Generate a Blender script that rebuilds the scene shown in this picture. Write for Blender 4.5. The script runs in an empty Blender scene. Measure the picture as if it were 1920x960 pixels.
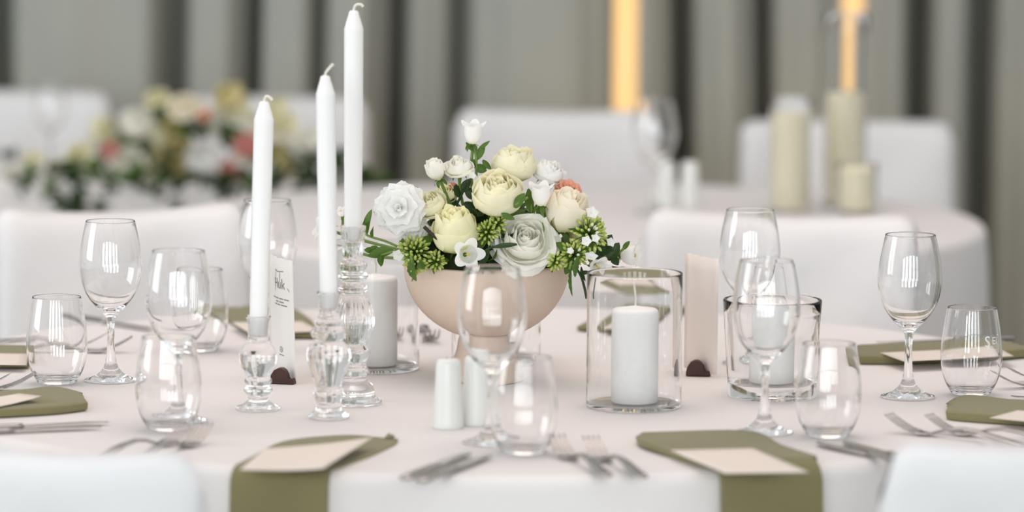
import bpy, bmesh, math, random
from mathutils import Vector, Matrix, Euler
random.seed(7)
S = bpy.context.scene
C = S.collection
PI = math.pi
sin, cos = math.sin, math.cos

# ------------------------------------------------------------------ camera
F = 8000.0                      # focal length in pixels of the 1920 px wide frame
T = 0.75                        # table top height
CAMH = T + 0.803
CAM = Vector((0, 0, CAMH))
PITCH = math.atan(880 / F)
ROLL = math.radians(0.4)
fwd = Vector((0, cos(PITCH), -sin(PITCH)))
r0 = Vector((1, 0, 0)); u0 = r0.cross(fwd)
right = r0 * cos(ROLL) + u0 * sin(ROLL)
up = u0 * cos(ROLL) - r0 * sin(ROLL)
cd = bpy.data.cameras.new('camera')
cam = bpy.data.objects.new('camera', cd); C.objects.link(cam)
cd.sensor_width = 36; cd.lens = F * 36 / 1920
cd.clip_start = 0.05; cd.clip_end = 60
cd.dof.use_dof = True; cd.dof.focus_distance = 5.71; cd.dof.aperture_fstop = 2.4
cam.matrix_world = Matrix(((right.x, up.x, -fwd.x, CAM.x), (right.y, up.y, -fwd.y, CAM.y), (right.z, up.z, -fwd.z, CAM.z), (0, 0, 0, 1)))
S.camera = cam

def ray(px, py):
    return fwd + right * ((px - 960) / F) + up * ((480 - py) / F)
def P(px, py, z=T):             # point of a level plane seen at a pixel
    d = ray(px, py); t = (z - CAM.z) / d.z
    return CAM + d * t
def Q(px, py, y):               # point at a distance y down the room seen at a pixel
    d = ray(px, py); return CAM + d * (y / d.y)
def row(v):                     # distance down the room of a depth row v
    return 6424 / (3600 / v + 290)

# ------------------------------------------------------------------ world, exposure, lights
S.view_settings.view_transform = 'Standard'
S.view_settings.look = 'None'
S.view_settings.gamma = 1
S.view_settings.use_curve_mapping = False
S.view_settings.exposure = 0.0
S.cycles.max_bounces = 28
S.cycles.transmission_bounces = 24
S.cycles.glossy_bounces = 10
S.cycles.diffuse_bounces = 4
w = bpy.data.worlds.new('daylight'); S.world = w; w.use_nodes = True
w.node_tree.nodes['Background'].inputs[0].default_value = (0.94, 0.97, 1.0, 1)
w.node_tree.nodes['Background'].inputs[1].default_value = 0.66

def area(name, loc, target, sx, sy, power, col):
    l = bpy.data.lights.new(name, 'AREA'); l.shape = 'RECTANGLE'; l.size = sx; l.size_y = sy; l.energy = power; l.color = col
    o = bpy.data.objects.new(name, l); C.objects.link(o); o.location = loc
    o.rotation_euler = (Vector(target) - Vector(loc)).to_track_quat('-Z', 'Y').to_euler()
    return o
WIN = [-3.4, -1.7, 0.0, 1.7, 3.4]
for i, x in enumerate(WIN):     # daylight in the window openings of the wall behind the camera
    area('window_daylight', (x, -1.63, 1.75), (x, 5.4, 1.2), 1.0, 2.3, (82, 80, 70, 54, 44)[i], (0.90, 0.96, 1.0))
area('window_daylight', (-5.5, 4.9, 1.9), (0, 5.8, 0.8), 2.6, 1.8, 80, (0.93, 0.97, 1.0))  # added fill light from the left side; no window is built there
area('warm_overhead_fill', (0.0, 6.2, 3.6), (0, 5.9, 0.75), 2.4, 2.4, 40, (1.0, 0.76, 0.66))  # added warm fill above the set table, tints its top; no fixture built

# ------------------------------------------------------------------ materials
def lin(c):
    return tuple(((v / 255) / 12.92 if v / 255 <= 0.04045 else ((v / 255 + 0.055) / 1.055) ** 2.4) for v in c) + (1,)
def mat(name, rgb, rough=0.6, metal=0.0, spec=0.5, noise=None, bump=None, tr=0.0, sheen=0.0, sss=0.0, emit=None):
    m = bpy.data.materials.new(name); m.use_nodes = True
    nt = m.node_tree; b = nt.nodes['Principled BSDF']
    b.inputs['Base Color'].default_value = lin(rgb); b.inputs['Roughness'].default_value = rough
    b.inputs['Metallic'].default_value = metal; b.inputs['Specular IOR Level'].default_value = spec
    if sheen: b.inputs['Sheen Weight'].default_value = sheen
    if sss:
        b.inputs['Subsurface Weight'].default_value = sss; b.inputs['Subsurface Radius'].default_value = (1, .9, .8); b.inputs['Subsurface Scale'].default_value = 0.006
    if emit:
        b.inputs['Emission Color'].default_value = emit[0] + (1,); b.inputs['Emission Strength'].default_value = emit[1]
    tc = nt.nodes.new('ShaderNodeTexCoord')
    if noise:                   # (scale, second colour, sharpness)
        n = nt.nodes.new('ShaderNodeTexNoise'); n.inputs['Scale'].default_value = noise[0]; n.inputs['Detail'].default_value = 4
        nt.links.new(tc.outputs['Object'], n.inputs['Vector'])
        mx = nt.nodes.new('ShaderNodeMix'); mx.data_type = 'RGBA'
        mx.inputs[6].default_value = lin(rgb); mx.inputs[7].default_value = lin(noise[1])
        mr = nt.nodes.new('ShaderNodeMapRange'); mr.inputs[1].default_value = 0.35; mr.inputs[2].default_value = 0.65
        nt.links.new(n.outputs['Fac'], mr.inputs[0]); nt.links.new(mr.outputs[0], mx.inputs[0]); nt.links.new(mx.outputs[2], b.inputs['Base Color'])
    if bump:                    # (scale, strength, distance)
        n2 = nt.nodes.new('ShaderNodeTexNoise'); n2.inputs['Scale'].default_value = bump[0]; n2.inputs['Detail'].default_value = 3
        nt.links.new(tc.outputs['Object'], n2.inputs['Vector'])
        bp = nt.nodes.new('ShaderNodeBump'); bp.inputs['Strength'].default_value = bump[1]; bp.inputs['Distance'].default_value = bump[2]
        nt.links.new(n2.outputs['Fac'], bp.inputs['Height']); nt.links.new(bp.outputs['Normal'], b.inputs['Normal'])
    if tr:
        out = nt.nodes['Material Output']; t = nt.nodes.new('ShaderNodeBsdfTranslucent'); t.inputs[0].default_value = lin(rgb)
        ms = nt.nodes.new('ShaderNodeMixShader'); ms.inputs[0].default_value = tr
        nt.links.new(b.outputs[0], ms.inputs[1]); nt.links.new(t.outputs[0], ms.inputs[2]); nt.links.new(ms.outputs[0], out.inputs[0])
    return m
def petal_mat(name, base, tip, mid=0.45, tr=0.36):
    m = mat(name, tip, 0.55, spec=0.25)
    nt = m.node_tree; b = nt.nodes['Principled BSDF']
    a = nt.nodes.new('ShaderNodeAttribute'); a.attribute_name = 'along'
    cr = nt.nodes.new('ShaderNodeValToRGB')
    cr.color_ramp.elements[0].color = lin(base); cr.color_ramp.elements[0].position = 0.0
    cr.color_ramp.elements[1].color = lin(tip); cr.color_ramp.elements[1].position = mid
    n = nt.nodes.new('ShaderNodeTexNoise'); n.inputs['Scale'].default_value = 30
    mm = nt.nodes.new('ShaderNodeMath'); mm.operation = 'MULTIPLY_ADD'; mm.inputs[1].default_value = 0.25
    ad = nt.nodes.new('ShaderNodeMath'); ad.operation = 'ADD'; ad.inputs[1].default_value = -0.12
    nt.links.new(n.outputs['Fac'], mm.inputs[0]); nt.links.new(a.outputs['Fac'], mm.inputs[2]); nt.links.new(mm.outputs[0], ad.inputs[0])
    nt.links.new(ad.outputs[0], cr.inputs[0]); nt.links.new(cr.outputs[0], b.inputs['Base Color'])
    t = nt.nodes.new('ShaderNodeBsdfTranslucent'); nt.links.new(cr.outputs[0], t.inputs[0])
    ms = nt.nodes.new('ShaderNodeMixShader'); ms.inputs[0].default_value = tr
    nt.links.new(b.outputs[0], ms.inputs[1]); nt.links.new(t.outputs[0], ms.inputs[2]); nt.links.new(ms.outputs[0], nt.nodes['Material Output'].inputs[0])
    return m
def glass_mat(name, rgb, ior=1.47, rough=0.0):
    m = bpy.data.materials.new(name); m.use_nodes = True; b = m.node_tree.nodes['Principled BSDF']
    b.inputs['Base Color'].default_value = rgb + (1,); b.inputs['Transmission Weight'].default_value = 1
    b.inputs['Roughness'].default_value = rough; b.inputs['IOR'].default_value = ior
    return m
M = {}
M['cloth'] = mat('white_table_linen', (231, 227, 224), 0.85, spec=0.15, bump=(900, 0.12, 0.001))
M['cover'] = mat('white_chair_cover_fabric', (232, 231, 230), 0.85, spec=0.15, bump=(14, 0.35, 0.012))
M['curtain'] = mat('grey_curtain_fabric', (180, 180, 169), 0.9, spec=0.1, noise=(2.2, (171, 173, 166)))
M['floor'] = mat('grey_carpet', (118, 112, 104), 0.95, spec=0.1, noise=(40, (104, 98, 92)))
M['plaster'] = mat('white_plaster', (225, 224, 220), 0.8, spec=0.2, bump=(60, 0.1, 0.003))
M['paint'] = mat('white_window_paint', (230, 230, 228), 0.4)
M['glass'] = glass_mat('clear_glass', (1.0, 1.0, 1.0))
M['vase_glass'] = glass_mat('faintly_blue_thick_glass', (0.995, 1.0, 1.0), 1.36)
M['holder_glass'] = glass_mat('pressed_clear_glass', (0.998, 1.0, 0.997), 1.40)
M['wax'] = mat('white_candle_wax', (247, 246, 243), 0.45, spec=0.35, sss=0.35)
M['pillar_wax'] = mat('bright_white_pillar_wax', (253, 252, 249), 0.5, spec=0.3)
M['ivory_wax'] = mat('ivory_candle_wax', (250, 243, 212), 0.5, spec=0.3)
M['wick'] = mat('waxed_wick', (232, 228, 214), 0.8)
M['ceramic'] = mat('glazed_white_porcelain', (231, 232, 227), 0.28, spec=0.4)
M['bowl'] = mat('matte_beige_ceramic', (214, 194, 176), 0.6, spec=0.3, noise=(6, (209, 188, 171)))
M['steel'] = mat('polished_cutlery_steel', (176, 172, 168), 0.2, metal=1.0)
M['napkin'] = mat('olive_green_napkin_cloth', (131, 126, 91), 0.9, spec=0.1, sheen=0.15, bump=(700, 0.25, 0.001))
M['card'] = mat('cream_card_stock', (230, 219, 208), 0.85, spec=0.15)
M['white_card'] = mat('white_card_stock', (243, 240, 235), 0.85, spec=0.15)
M['blush_card'] = mat('blush_card_stock', (246, 235, 227), 0.85, spec=0.15)
M['ink'] = mat('grey_ink', (150, 146, 142), 0.9, spec=0.05)
M['chocolate'] = mat('dark_brown_stained_wood', (74, 44, 34), 0.45, spec=0.4, noise=(60, (62, 35, 27)))
M['etch'] = mat('frosted_etching', (235, 235, 232), 0.9, spec=0.1)
M['cream'] = petal_mat('cream_petal', (226, 228, 150), (254, 251, 226), 0.6)
M['cream_green'] = petal_mat('greenish_cream_petal', (206, 218, 120), (253, 250, 216), 0.66)
M['ivory'] = petal_mat('ivory_white_petal', (250, 248, 214), (255, 254, 246), 0.45)
M['blush'] = petal_mat('blush_cream_petal', (240, 242, 184), (255, 249, 232), 0.5)
M['white_petal'] = petal_mat('white_petal', (243, 245, 226), (253, 253, 250), 0.3)
M['peach'] = petal_mat('peach_petal', (226, 140, 110), (240, 186, 160), 0.6)
M['pink'] = petal_mat('pink_petal', (206, 118, 108), (224, 158, 148), 0.6)
M['yellow_cream'] = petal_mat('yellow_cream_petal', (214, 202, 128), (236, 226, 176), 0.6)
M['leaf'] = mat('fresh_green_leaf', (92, 122, 44), 0.5, spec=0.35, noise=(25, (72, 104, 36)), tr=0.2)
M['dark_leaf'] = mat('dark_green_leaf', (50, 74, 32), 0.5, spec=0.35, noise=(25, (38, 60, 26)), tr=0.12)
M['bud'] = mat('lime_green_bud', (160, 180, 76), 0.5, spec=0.3, noise=(90, (196, 206, 124)))
M['stem'] = mat('green_stem', (110, 136, 60), 0.55)
M['bark'] = mat('dark_woody_stem', (58, 44, 36), 0.8)
M['stamen'] = mat('yellow_stamen', (216, 196, 92), 0.6)
M['foam'] = mat('dark_green_floral_foam', (44, 52, 30), 0.95, spec=0.05, bump=(120, 0.6, 0.004))
M['lamp_metal'] = mat('brushed_dark_metal', (70, 66, 62), 0.4, metal=1.0)
M['tube'] = mat('glowing_amber_diffuser', (120, 90, 60), 0.5, emit=((1.0, 0.62, 0.25), 1.1))

# ------------------------------------------------------------------ object helpers
def smooth(me):
    for p in me.polygons: p.use_smooth = True
def mesh(name, verts, faces, sm=True, recalc=True):
    me = bpy.data.meshes.new(name); me.from_pydata([tuple(v) for v in verts], [], faces)
    if recalc:
        bm = bmesh.new(); bm.from_mesh(me); bmesh.ops.recalc_face_normals(bm, faces=bm.faces); bm.to_mesh(me); bm.free()
    if sm: smooth(me)
    return me
def link(name, me, m=None, parent=None, loc=(0, 0, 0), rot=None):
    if m is not None and len(me.materials) == 0: me.materials.append(m)
    o = bpy.data.objects.new(name, me); C.objects.link(o)
    o.location = loc
    if rot is not None: o.rotation_euler = rot
    if parent is not None: o.parent = parent
    return o
def tag(o, label, cat, group=None, kind=None):
    o['label'] = label; o['category'] = cat
    if group: o['group'] = group
    if kind: o['kind'] = kind
    return o
def thing(name, label, cat, loc=(0, 0, 0), rot=None, group=None):
    o = bpy.data.objects.new(name, None); C.objects.link(o); o.location = loc; o.empty_display_size = 0.05
    if rot is not None: o.rotation_euler = rot
    return tag(o, label, cat, group)
def copy_tree(o, parent=None):
    c = o.copy(); C.objects.link(c)
    if parent is not None: c.parent = parent
    for ch in list(o.children): copy_tree(ch, c)
    return c
def structure(name, me, m, loc=(0, 0, 0)):
    o = link(name, me, m, None, loc); o['kind'] = 'structure'; return o
def box_mesh(name, a, b):
    x0, y0, z0 = a; x1, y1, z1 = b
    v = [(x0, y0, z0), (x1, y0, z0), (x1, y1, z0), (x0, y1, z0), (x0, y0, z1), (x1, y0, z1), (x1, y1, z1), (x0, y1, z1)]
    return mesh(name, v, [(0, 3, 2, 1), (4, 5, 6, 7), (0, 1, 5, 4), (1, 2, 6, 5), (2, 3, 7, 6), (3, 0, 4, 7)], False)
def lathe(name, prof, seg=48, flute=None):
    v = []; f = []; rows = []
    for (r, z) in prof:
        if r < 1e-6: rows.append([len(v)]); v.append((0, 0, z))
        else:
            row = []
            for i in range(seg):
                a = 2 * PI * i / seg; rr = r
                if flute: rr = r * (1 + flute(r, z, a))
                row.append(len(v)); v.append((rr * cos(a), rr * sin(a), z))
            rows.append(row)
    for a, b in zip(rows, rows[1:]):
        if len(a) == 1 and len(b) == 1: continue
        for i in range(seg):
            j = (i + 1) % seg
            if len(a) == 1: f.append((a[0], b[i], b[j]))
            elif len(b) == 1: f.append((a[i], a[j], b[0]))
            else: f.append((a[i], a[j], b[j], b[i]))
    return mesh(name, v, f)
def spline(pts, n):             # Catmull-Rom through 2-D or 3-D points
    pts = [Vector(p) for p in pts]; out = []
    for i in range(len(pts) - 1):
        p0 = pts[max(0, i - 1)]; p1 = pts[i]; p2 = pts[i + 1]; p3 = pts[min(len(pts) - 1, i + 2)]
        for k in range(n):
            t = k / n
            out.append(0.5 * ((2 * p1) + (p2 - p0) * t + (2 * p0 - 5 * p1 + 4 * p2 - p3) * t * t + (3 * p1 - p0 - 3 * p2 + p3) * t ** 3))
    out.append(pts[-1]); return out
def tube_geo(pts, rads, seg=8):
    v = []; f = []; pts = [Vector(p) for p in pts]; n = len(pts)
    ref = Vector((0.31, 0.17, 0.94))
    for i, p in enumerate(pts):
        d = (pts[min(n - 1, i + 1)] - pts[max(0, i - 1)]).normalized()
        a = d.cross(ref)
        if a.length < 0.05: a = d.cross(Vector((1, 0, 0)))
        a.normalize(); b = d.cross(a)
        r = rads[i] if isinstance(rads, (list, tuple)) else rads
        for k in range(seg):
            t = 2 * PI * k / seg; v.append(p + a * (r * cos(t)) + b * (r * sin(t)))
    for i in range(n - 1):
        for k in range(seg):
            j = (k + 1) % seg; f.append((i * seg + k, i * seg + j, (i + 1) * seg + j, (i + 1) * seg + k))
    f.append(tuple(range(seg))[::-1]); f.append(tuple((n - 1) * seg + k for k in range(seg)))
    return v, f
def tube(name, pts, rads, seg=8):
    v, f = tube_geo(pts, rads, seg); return mesh(name, v, f)
def join_geo(gs):
    V = []; Fs = []
    for v, f in gs:
        o = len(V); V += list(v); Fs += [tuple(i + o for i in q) for q in f]
    return V, Fs
def yaw_to(a, b):
    d = b - a; return math.atan2(d.y, d.x)

TC = Vector((-0.03, 5.765, T)); TR = 0.83       # centre and radius of the set table

# ------------------------------------------------------------------ setting
structure('floor', box_mesh('floor', (-8, -1.9, -0.05), (8, 11.5, 0.0)), M['floor'])
structure('wall_back', box_mesh('wall_back', (-8, 10.75, 0), (8, 10.95, 3.4)), M['plaster'])
wb = []
edges = [-8] + sum([[x - 0.53, x + 0.53] for x in WIN], []) + [8]
for i in range(0, len(edges), 2):
    wb.append(((edges[i], -1.9, 0.0), (edges[i + 1], -1.7, 3.4)))
for x in WIN:
    wb.append(((x - 0.53, -1.9, 0.0), (x + 0.53, -1.7, 0.55))); wb.append(((x - 0.53, -1.9, 2.95), (x + 0.53, -1.7, 3.4)))
gs = []
for a, b in wb:
    me = box_mesh('tmp', a, b); gs.append(([v.co.copy() for v in me.vertices], [tuple(p.vertices) for p in me.polygons])); bpy.data.meshes.remove(me)
V, Fs = join_geo(gs)
structure('wall_front', mesh('wall_front', V, Fs, False), M['plaster'])
for i, x in enumerate(WIN):
    gs = []
    for a, b in (((x - .53, -1.7, .55), (x - .47, -1.65, 2.95)), ((x + .47, -1.7, .55), (x + .53, -1.65, 2.95)), ((x - .47, -1.7, .55), (x + .47, -1.65, .61)),
                 ((x - .47, -1.7, 2.89), (x + .47, -1.65, 2.95)), ((x - .02, -1.62, .61), (x + .02, -1.59, 2.89)), ((x - .47, -1.62, 1.95), (x + .47, -1.59, 1.99))):
        me = box_mesh('tmp', a, b); gs.append(([v.co.copy() for v in me.vertices], [tuple(p.vertices) for p in me.polygons])); bpy.data.meshes.remove(me)
    V, Fs = join_geo(gs)
    structure('window_%d' % (i + 1), mesh('window', V, Fs, False), M['paint'])

# curtains: folded sheets, each drop a thing; control points (px at the curtain's distance, depth towards the wall)
CY = 10.05
def curtain(ctrl, label):
    pts = [((px - 960) / F * CY, d) for px, d in ctrl]
    xs = []; n = 14
    for (x0, d0), (x1, d1) in zip(pts, pts[1:]):
        for k in range(n):
            t = k / n; s = t * t * (3 - 2 * t); xs.append((x0 + (x1 - x0) * t, d0 + (d1 - d0) * s))
    xs.append(pts[-1])
    xm = sum(x for x, d in xs) / len(xs)
    v = []; f = []; rows = 14; W = len(xs)
    for r in range(rows + 1):
        z = 0.015 + 3.1 * r / rows
        for i, (x, d) in enumerate(xs):
            v.append((x - xm + 0.012 * sin(z * 1.7 + x * 3), CY + d * (1.12 - 0.05 * z) + 0.006 * sin(9 * x + 2 * z), z))
    for r in range(rows):
        for i in range(W - 1): f.append((r * W + i, r * W + i + 1, (r + 1) * W + i + 1, (r + 1) * W + i))
    o = link('curtain', mesh('curtain', v, f), M['curtain'], None, (xm, 0, 0))
    md = o.modifiers.new('thick', 'SOLIDIFY'); md.thickness = 0.004
    return tag(o, label, 'curtain', 'grey curtains along the wall')
curtain([(-420, .06), (-330, .0), (-240, .22), (-150, .0), (-60, .02), (-8, .26), (40, .03), (130, .0), (215, .015), (275, .0), (322, .20)], 'wide flat grey curtain drop behind the cream garland and chair')
curtain([(330, .26), (362, .03), (420, .03), (450, .12), (466, .30), (495, .06), (560, .05), (590, .20), (612, .08), (668, .06), (705, .16), (728, .34)], 'deeply pleated grey curtain drop behind the three taper candles')
curtain([(732, .30), (765, .10), (815, .12), (850, .24), (885, .05), (960, .0), (1060, .0), (1115, .04), (1150, .10), (1205, .03), (1240, .08), (1274, .30)], 'grey curtain drop behind the centre vase of roses and one glowing tube')
curtain([(1278, .34), (1310, .08), (1370, .03), (1408, .10), (1436, .30), (1468, .08), (1530, .04), (1580, .08), (1640, .03), (1695, .05), (1722, .18), (1738, .34)], 'pleated grey curtain drop behind the tall ivory candles')
curtain([(1742, .32), (1775, .10), (1815, .10), (1850, .24), (1868, .34), (1900, .12), (1960, .05), (2040, .25), (2110, .03), (2220, .04), (2320, .2), (2420, .02)], 'dim grey curtain drop right of the white square-backed chair')

# glowing tube lamps
def tube_lamp(px, y, r, label):
    p = Q(px, 100, y)
    t = thing('tube_lamp', label, 'lamp', (p.x, y, 0), None, 'glowing amber tube lamps')
    link('base', lathe('base', [(0, 0), (.14, 0), (.14, .012), (.13, .02), (.03, .024), (.03, .05), (0, .05)], 32), M['lamp_metal'], t)
    link('lamp_tube', lathe('lamp_tube', [(0, .05), (r, .05), (r, .08), (r, 2.0), (r * .8, 2.02), (0, 2.025)], 24), M['tube'], t)
    link('cap', lathe('cap', [(0, 2.024), (r * 1.05, 2.024), (r * 1.05, 2.06), (0, 2.065)], 24), M['lamp_metal'], t)
tube_lamp(1173, 9.6, .0265, 'amber glowing tube lamp behind the saddle-backed white chair')
tube_lamp(1598, 9.65, .0245, 'amber glowing tube lamp above the tallest ivory candle')

# ------------------------------------------------------------------ table linen
def round_cloth(R, H, folds, amp, seed, seg=240):
    rnd = random.Random(seed); ph = [rnd.random() * 6.28 for _ in range(4)]
    v = []; f = []; rows = []
    v.append((0, 0, H)); rows.append([0])
    prof = [(R * t, 0) for t in (.12, .25, .38, .5, .62, .74, .85, .93, .975)]
    rc = 0.018
    for k in range(0, 7):
        a = PI / 2 * k / 6; prof.append((R - rc + rc * sin(a), rc * (1 - cos(a))))
    for k in range(1, 13): prof.append((R + 0.002, rc + (H - rc - .012) * k / 12))
    for r, dz in prof:
        row = []
        for i in range(seg):
            a = 2 * PI * i / seg
            k = max(0, (dz - 0.03) / H); fo = 0
            if k > 0:
                fo = amp * (k ** 0.8) * (1.0 + sin(folds * a + ph[0] + .8 * sin(3 * a + ph[1])) + .4 * sin(folds * 2 * a + ph[2])) 
            zz = H - dz
            if dz == 0: zz += 0.0007 * sin(11 * r * cos(a) + ph[3]) * sin(9 * r * sin(a))
            row.append(len(v)); v.append(((r + fo) * cos(a), (r + fo) * sin(a), zz))
        rows.append(row)
    for a, b in zip(rows, rows[1:]):
        for i in range(seg):
            j = (i + 1) % seg
            if len(a) == 1: f.append((a[0], b[i], b[j]))
            else: f.append((a[i], a[j], b[j], b[i]))
    me = mesh('tablecloth', v, f)
    return me
tc_ = link('tablecloth', round_cloth(TR, T, 22, .011, 1), M['cloth'], None, (TC.x, TC.y, 0))
tag(tc_, 'white floor-length tablecloth on the set round table with the rose bowl', 'tablecloth')
BX, BYc = 0.124, 7.95
tc2 = link('tablecloth', round_cloth(0.76, T, 17, .010, 5), M['cloth'], None, (BX, BYc, 0))
tag(tc2, 'white tablecloth of the far round table carrying ivory pillar candles', 'tablecloth')
# long table cloth
def long_cloth(x0, x1, y0, y1, H):
    v = []; f = []
    per = []
    n = 60
    for i in range(n): per.append((x0 + (x1 - x0) * i / n, y0, 0, -1))
    for i in range(16): per.append((x1, y0 + (y1 - y0) * i / 16, 1, 0))
    for i in range(n): per.append((x1 + (x0 - x1) * i / n, y1, 0, 1))
    for i in range(16): per.append((x0, y1 + (y0 - y1) * i / 16, -1, 0))
    N = len(per); rows = []
    for dz, o in ((0, -.012), (.003, -.004), (.012, 0), (.08, .002), (.2, .006), (.4, .012), (.6, .016), (H - .012, .02)):
        row = []
        for i, (x, y, nx, ny) in enumerate(per):
            k = o + (max(0, o) * .9 * sin(i * .9)); row.append(len(v)); v.append((x + nx * k, y + ny * k, H - dz))
        rows.append(row)
    for a, b in zip(rows, rows[1:]):
        for i in range(N):
            j = (i + 1) % N; f.append((a[i], a[j], b[j], b[i]))
    f.append(tuple(rows[0]))
    return mesh('tablecloth', v, f, False)
tc3 = link('tablecloth', long_cloth(-3.2, -.37, 8.61, 9.12, T), M['cloth'])
tag(tc3, 'white tablecloth of the long table under the flower garland', 'tablecloth')

# ------------------------------------------------------------------ covered chairs
def chair_back(wd, z0, H, saddle, th=.05, rc=.05, rake=.06, bend=.03):
    nu, nv = 28, 22; v = []; f = []
    def pt(u, t, side):
        zt = H + saddle * (abs(u) ** 2.5) - rc * (1 - math.sqrt(max(0, 1 - max(0, (abs(u) - .80) / .20) ** 2)))
        z = z0 + (zt - z0) * t
        x = u * wd / 2 * (1 + .02 * (1 - t))
        k = (max(0, 1 - abs(u) ** 10) ** .5) * (max(0, 1 - t ** 16) ** .5)
        y = -rake * t - bend * (1 - u * u) + side * th / 2 * k + .004 * sin(7 * u + 9 * t) * k
        return (x, y, z)
    for side in (-1, 1):
        for j in range(nv + 1):
            for i in range(nu + 1): v.append(pt(-1 + 2 * i / nu, j / nv, side))
    W = nu + 1; O = W * (nv + 1)
    for o in (0, O):
        for j in range(nv):
            for i in range(nu):
                a = o + j * W + i; f.append((a, a + 1, a + W + 1, a + W))
    me = mesh('back_cover', v, f, True, False)
    bm = bmesh.new(); bm.from_mesh(me); bmesh.ops.remove_doubles(bm, verts=bm.verts, dist=1e-5)
    bmesh.ops.recalc_face_normals(bm, faces=bm.faces); bm.to_mesh(me); bm.free(); smooth(me)
    return me
def seat_skirt(wd):
    v = []; f = []; rows = []; seg = 64
    for z, s, o in ((.47, .0, 0), (.468, .7, 0), (.46, .93, 0), (.44, 1.0, 0), (.30, 1.01, .004), (.15, 1.03, .01), (.012, 1.05, .016)):
        row = []
        for i in range(seg):
            a = 2 * PI * i / seg; c, s_ = cos(a), sin(a)
            k = (abs(c) ** 6 + abs(s_) ** 6) ** (-1 / 6)
            fo = 1 + o * 2 * sin(9 * a)
            row.append(len(v)); v.append((c * k * wd / 2 * s * fo, s_ * k * .175 * s * fo + .15, z))
        rows.append(row)
    for a, b in zip(rows, rows[1:]):
        for i in range(seg):
            j = (i + 1) % seg; f.append((a[i], a[j], b[j], b[i]))
    return mesh('seat_cover', v, f)
def chair(px_c, y, wd, H, face, label, saddle=.018, rc=.05, bend=.03):
    """back centred under pixel column px_c at distance y; face: the point the seat looks at"""
    x = Q(px_c, 400, y).x
    d = Vector((face[0] - x, face[1] - y)); rz = math.atan2(d.y, d.x) - PI / 2
    t = thing('covered_chair', label, 'chair', (x, y, 0), (0, 0, rz), 'chairs in white covers')
    link('back_cover', chair_back(wd, .40, H, saddle, rc=rc, bend=bend), M['cover'], t)
    link('seat_cover', seat_skirt(wd), M['cover'], t)
    return t
chair(250, 6.86, .43, T + .108, (.0, 5.4), 'white covered chair with a dipped top, behind the left wine glasses', .022, .03)
chair(1458, 6.90, .46, T + .104, (.16, 5.4), 'white covered chair behind the right-hand wine glasses, facing the set table', .018, .05)
chair(45, 4.62, .45, T + .090, (-.20, 6.0), 'white covered chair seen from behind, beside the left draped napkin', .010, .05, .02)
chair(2012, 4.62, .45, T + .104, (.40, 6.0), 'white covered chair seen from behind, beside the right draped napkin', .010, .06, .02)
chair(30, 9.62, .42, T + .108, (-1.2, 8.0), 'distant white chair behind the left end of the flower garland', .0, .03)
chair(515, 9.62, .42, T + .098, (-.6, 8.0), 'distant white chair behind the flower garland and short taper candle', .0, .03)
chair(1045, 9.1, .45, T + .108, (.08, 7.0), 'distant white chair in front of the left glowing tube', .010, .05)
chair(1588, 9.1, .46, T + .092, (.62, 7.0), 'distant white square-backed chair behind the ivory pillar candles', .002, .02)

# ------------------------------------------------------------------ glassware
WINE = [(0, 0.0006), (.010, 0.0), (.030, 0.0), (.0352, .0004), (.0362, .0012), (.0352, .0022), (.030, .0036), (.024, .0058), (.0185, .0090), (.0135, .0135), (.0098, .0190), (.0075, .026), (.0060, .036), (.0052, .048),
        (.0048, .060), (.0049, .072), (.0056, .081), (.0075, .0875), (.0115, .0925), (.017, .0975), (.0235, .1045), (.0300, .1130), (.0355, .1230), (.0398, .1350), (.0422, .1470), (.0428, .1550), (.0424, .1650),
        (.0412, .1760), (.0392, .1890), (.0366, .2020), (.0341, .2130), (.0333, .2166), (.0330, .2172), (.0325, .2172), (.0322, .2166), (.0330, .2130), (.0355, .2020), (.0381, .1890), (.0401, .1760), (.0413, .1650),
        (.0417, .1550), (.0411, .1470), (.0387, .1350), (.0343, .1230), (.0286, .1135), (.0218, .1055), (.0145, .1000), (.0075, .0972), (0, .0965)]
TUMB = [(0, .0012), (.012, .0008), (.020, 0.0), (.0235, .0004), (.0262, .0022), (.0300, .0080), (.0345, .0165), (.0380, .0270), (.0403, .0390), (.0411, .0500), (.0409, .0610), (.0398, .0740), (.0381, .0870), (.0360, .1000),
        (.0338, .1120), (.0329, .1165), (.0326, .1172), (.0321, .1172), (.0318, .1166), (.0327, .1120), (.0349, .1000), (.0370, .0870), (.0387, .0740), (.0397, .0610), (.0399, .0500), (.0391, .0390), (.0366, .0270), (.0328, .0172),
        (.0285, .0105), (.0230, .0072), (.0120, .0058), (0, .0055)]
def refine(p, n=3): return [(max(0, q.x), q.y) for q in spline([(a, b) for a, b in p], n)]
wine_me = lathe('wine_glass', refine(WINE, 2), 72); wine_me.materials.append(M['glass'])
tumb_me = lathe('tumbler', refine(TUMB, 2), 72); tumb_me.materials.append(M['glass'])
def put(name, me, px, py, label, cat, group=None, z=T, y=None):
    p = P(px, py, z) if y is None else Q(px, py, y)
    if y is not None: p.z = z
    o = link(name, me, None, None, (p.x, p.y, z + .0006), (0, 0, random.random() * 6.28))
    return tag(o, label, cat, group)
WG = 'wine glasses on the set table'; TG = 'stemless tumblers on the set table'
put('wine_glass', wine_me, 208, 714, 'wine glass standing clear of others, just right of the left end tumbler', 'wine glass', WG)
put('wine_glass', wine_me, 335, 790, 'wine glass whose stem is hidden behind a soft tumbler, left of the short candle', 'wine glass', WG)
put('wine_glass', wine_me, 501, 660, 'wine glass at the back, half hidden behind the short taper candle', 'wine glass', WG)
put('wine_glass', wine_me, 921, 832, 'wine glass standing in front of the beige flower bowl', 'wine glass', WG)
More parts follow.
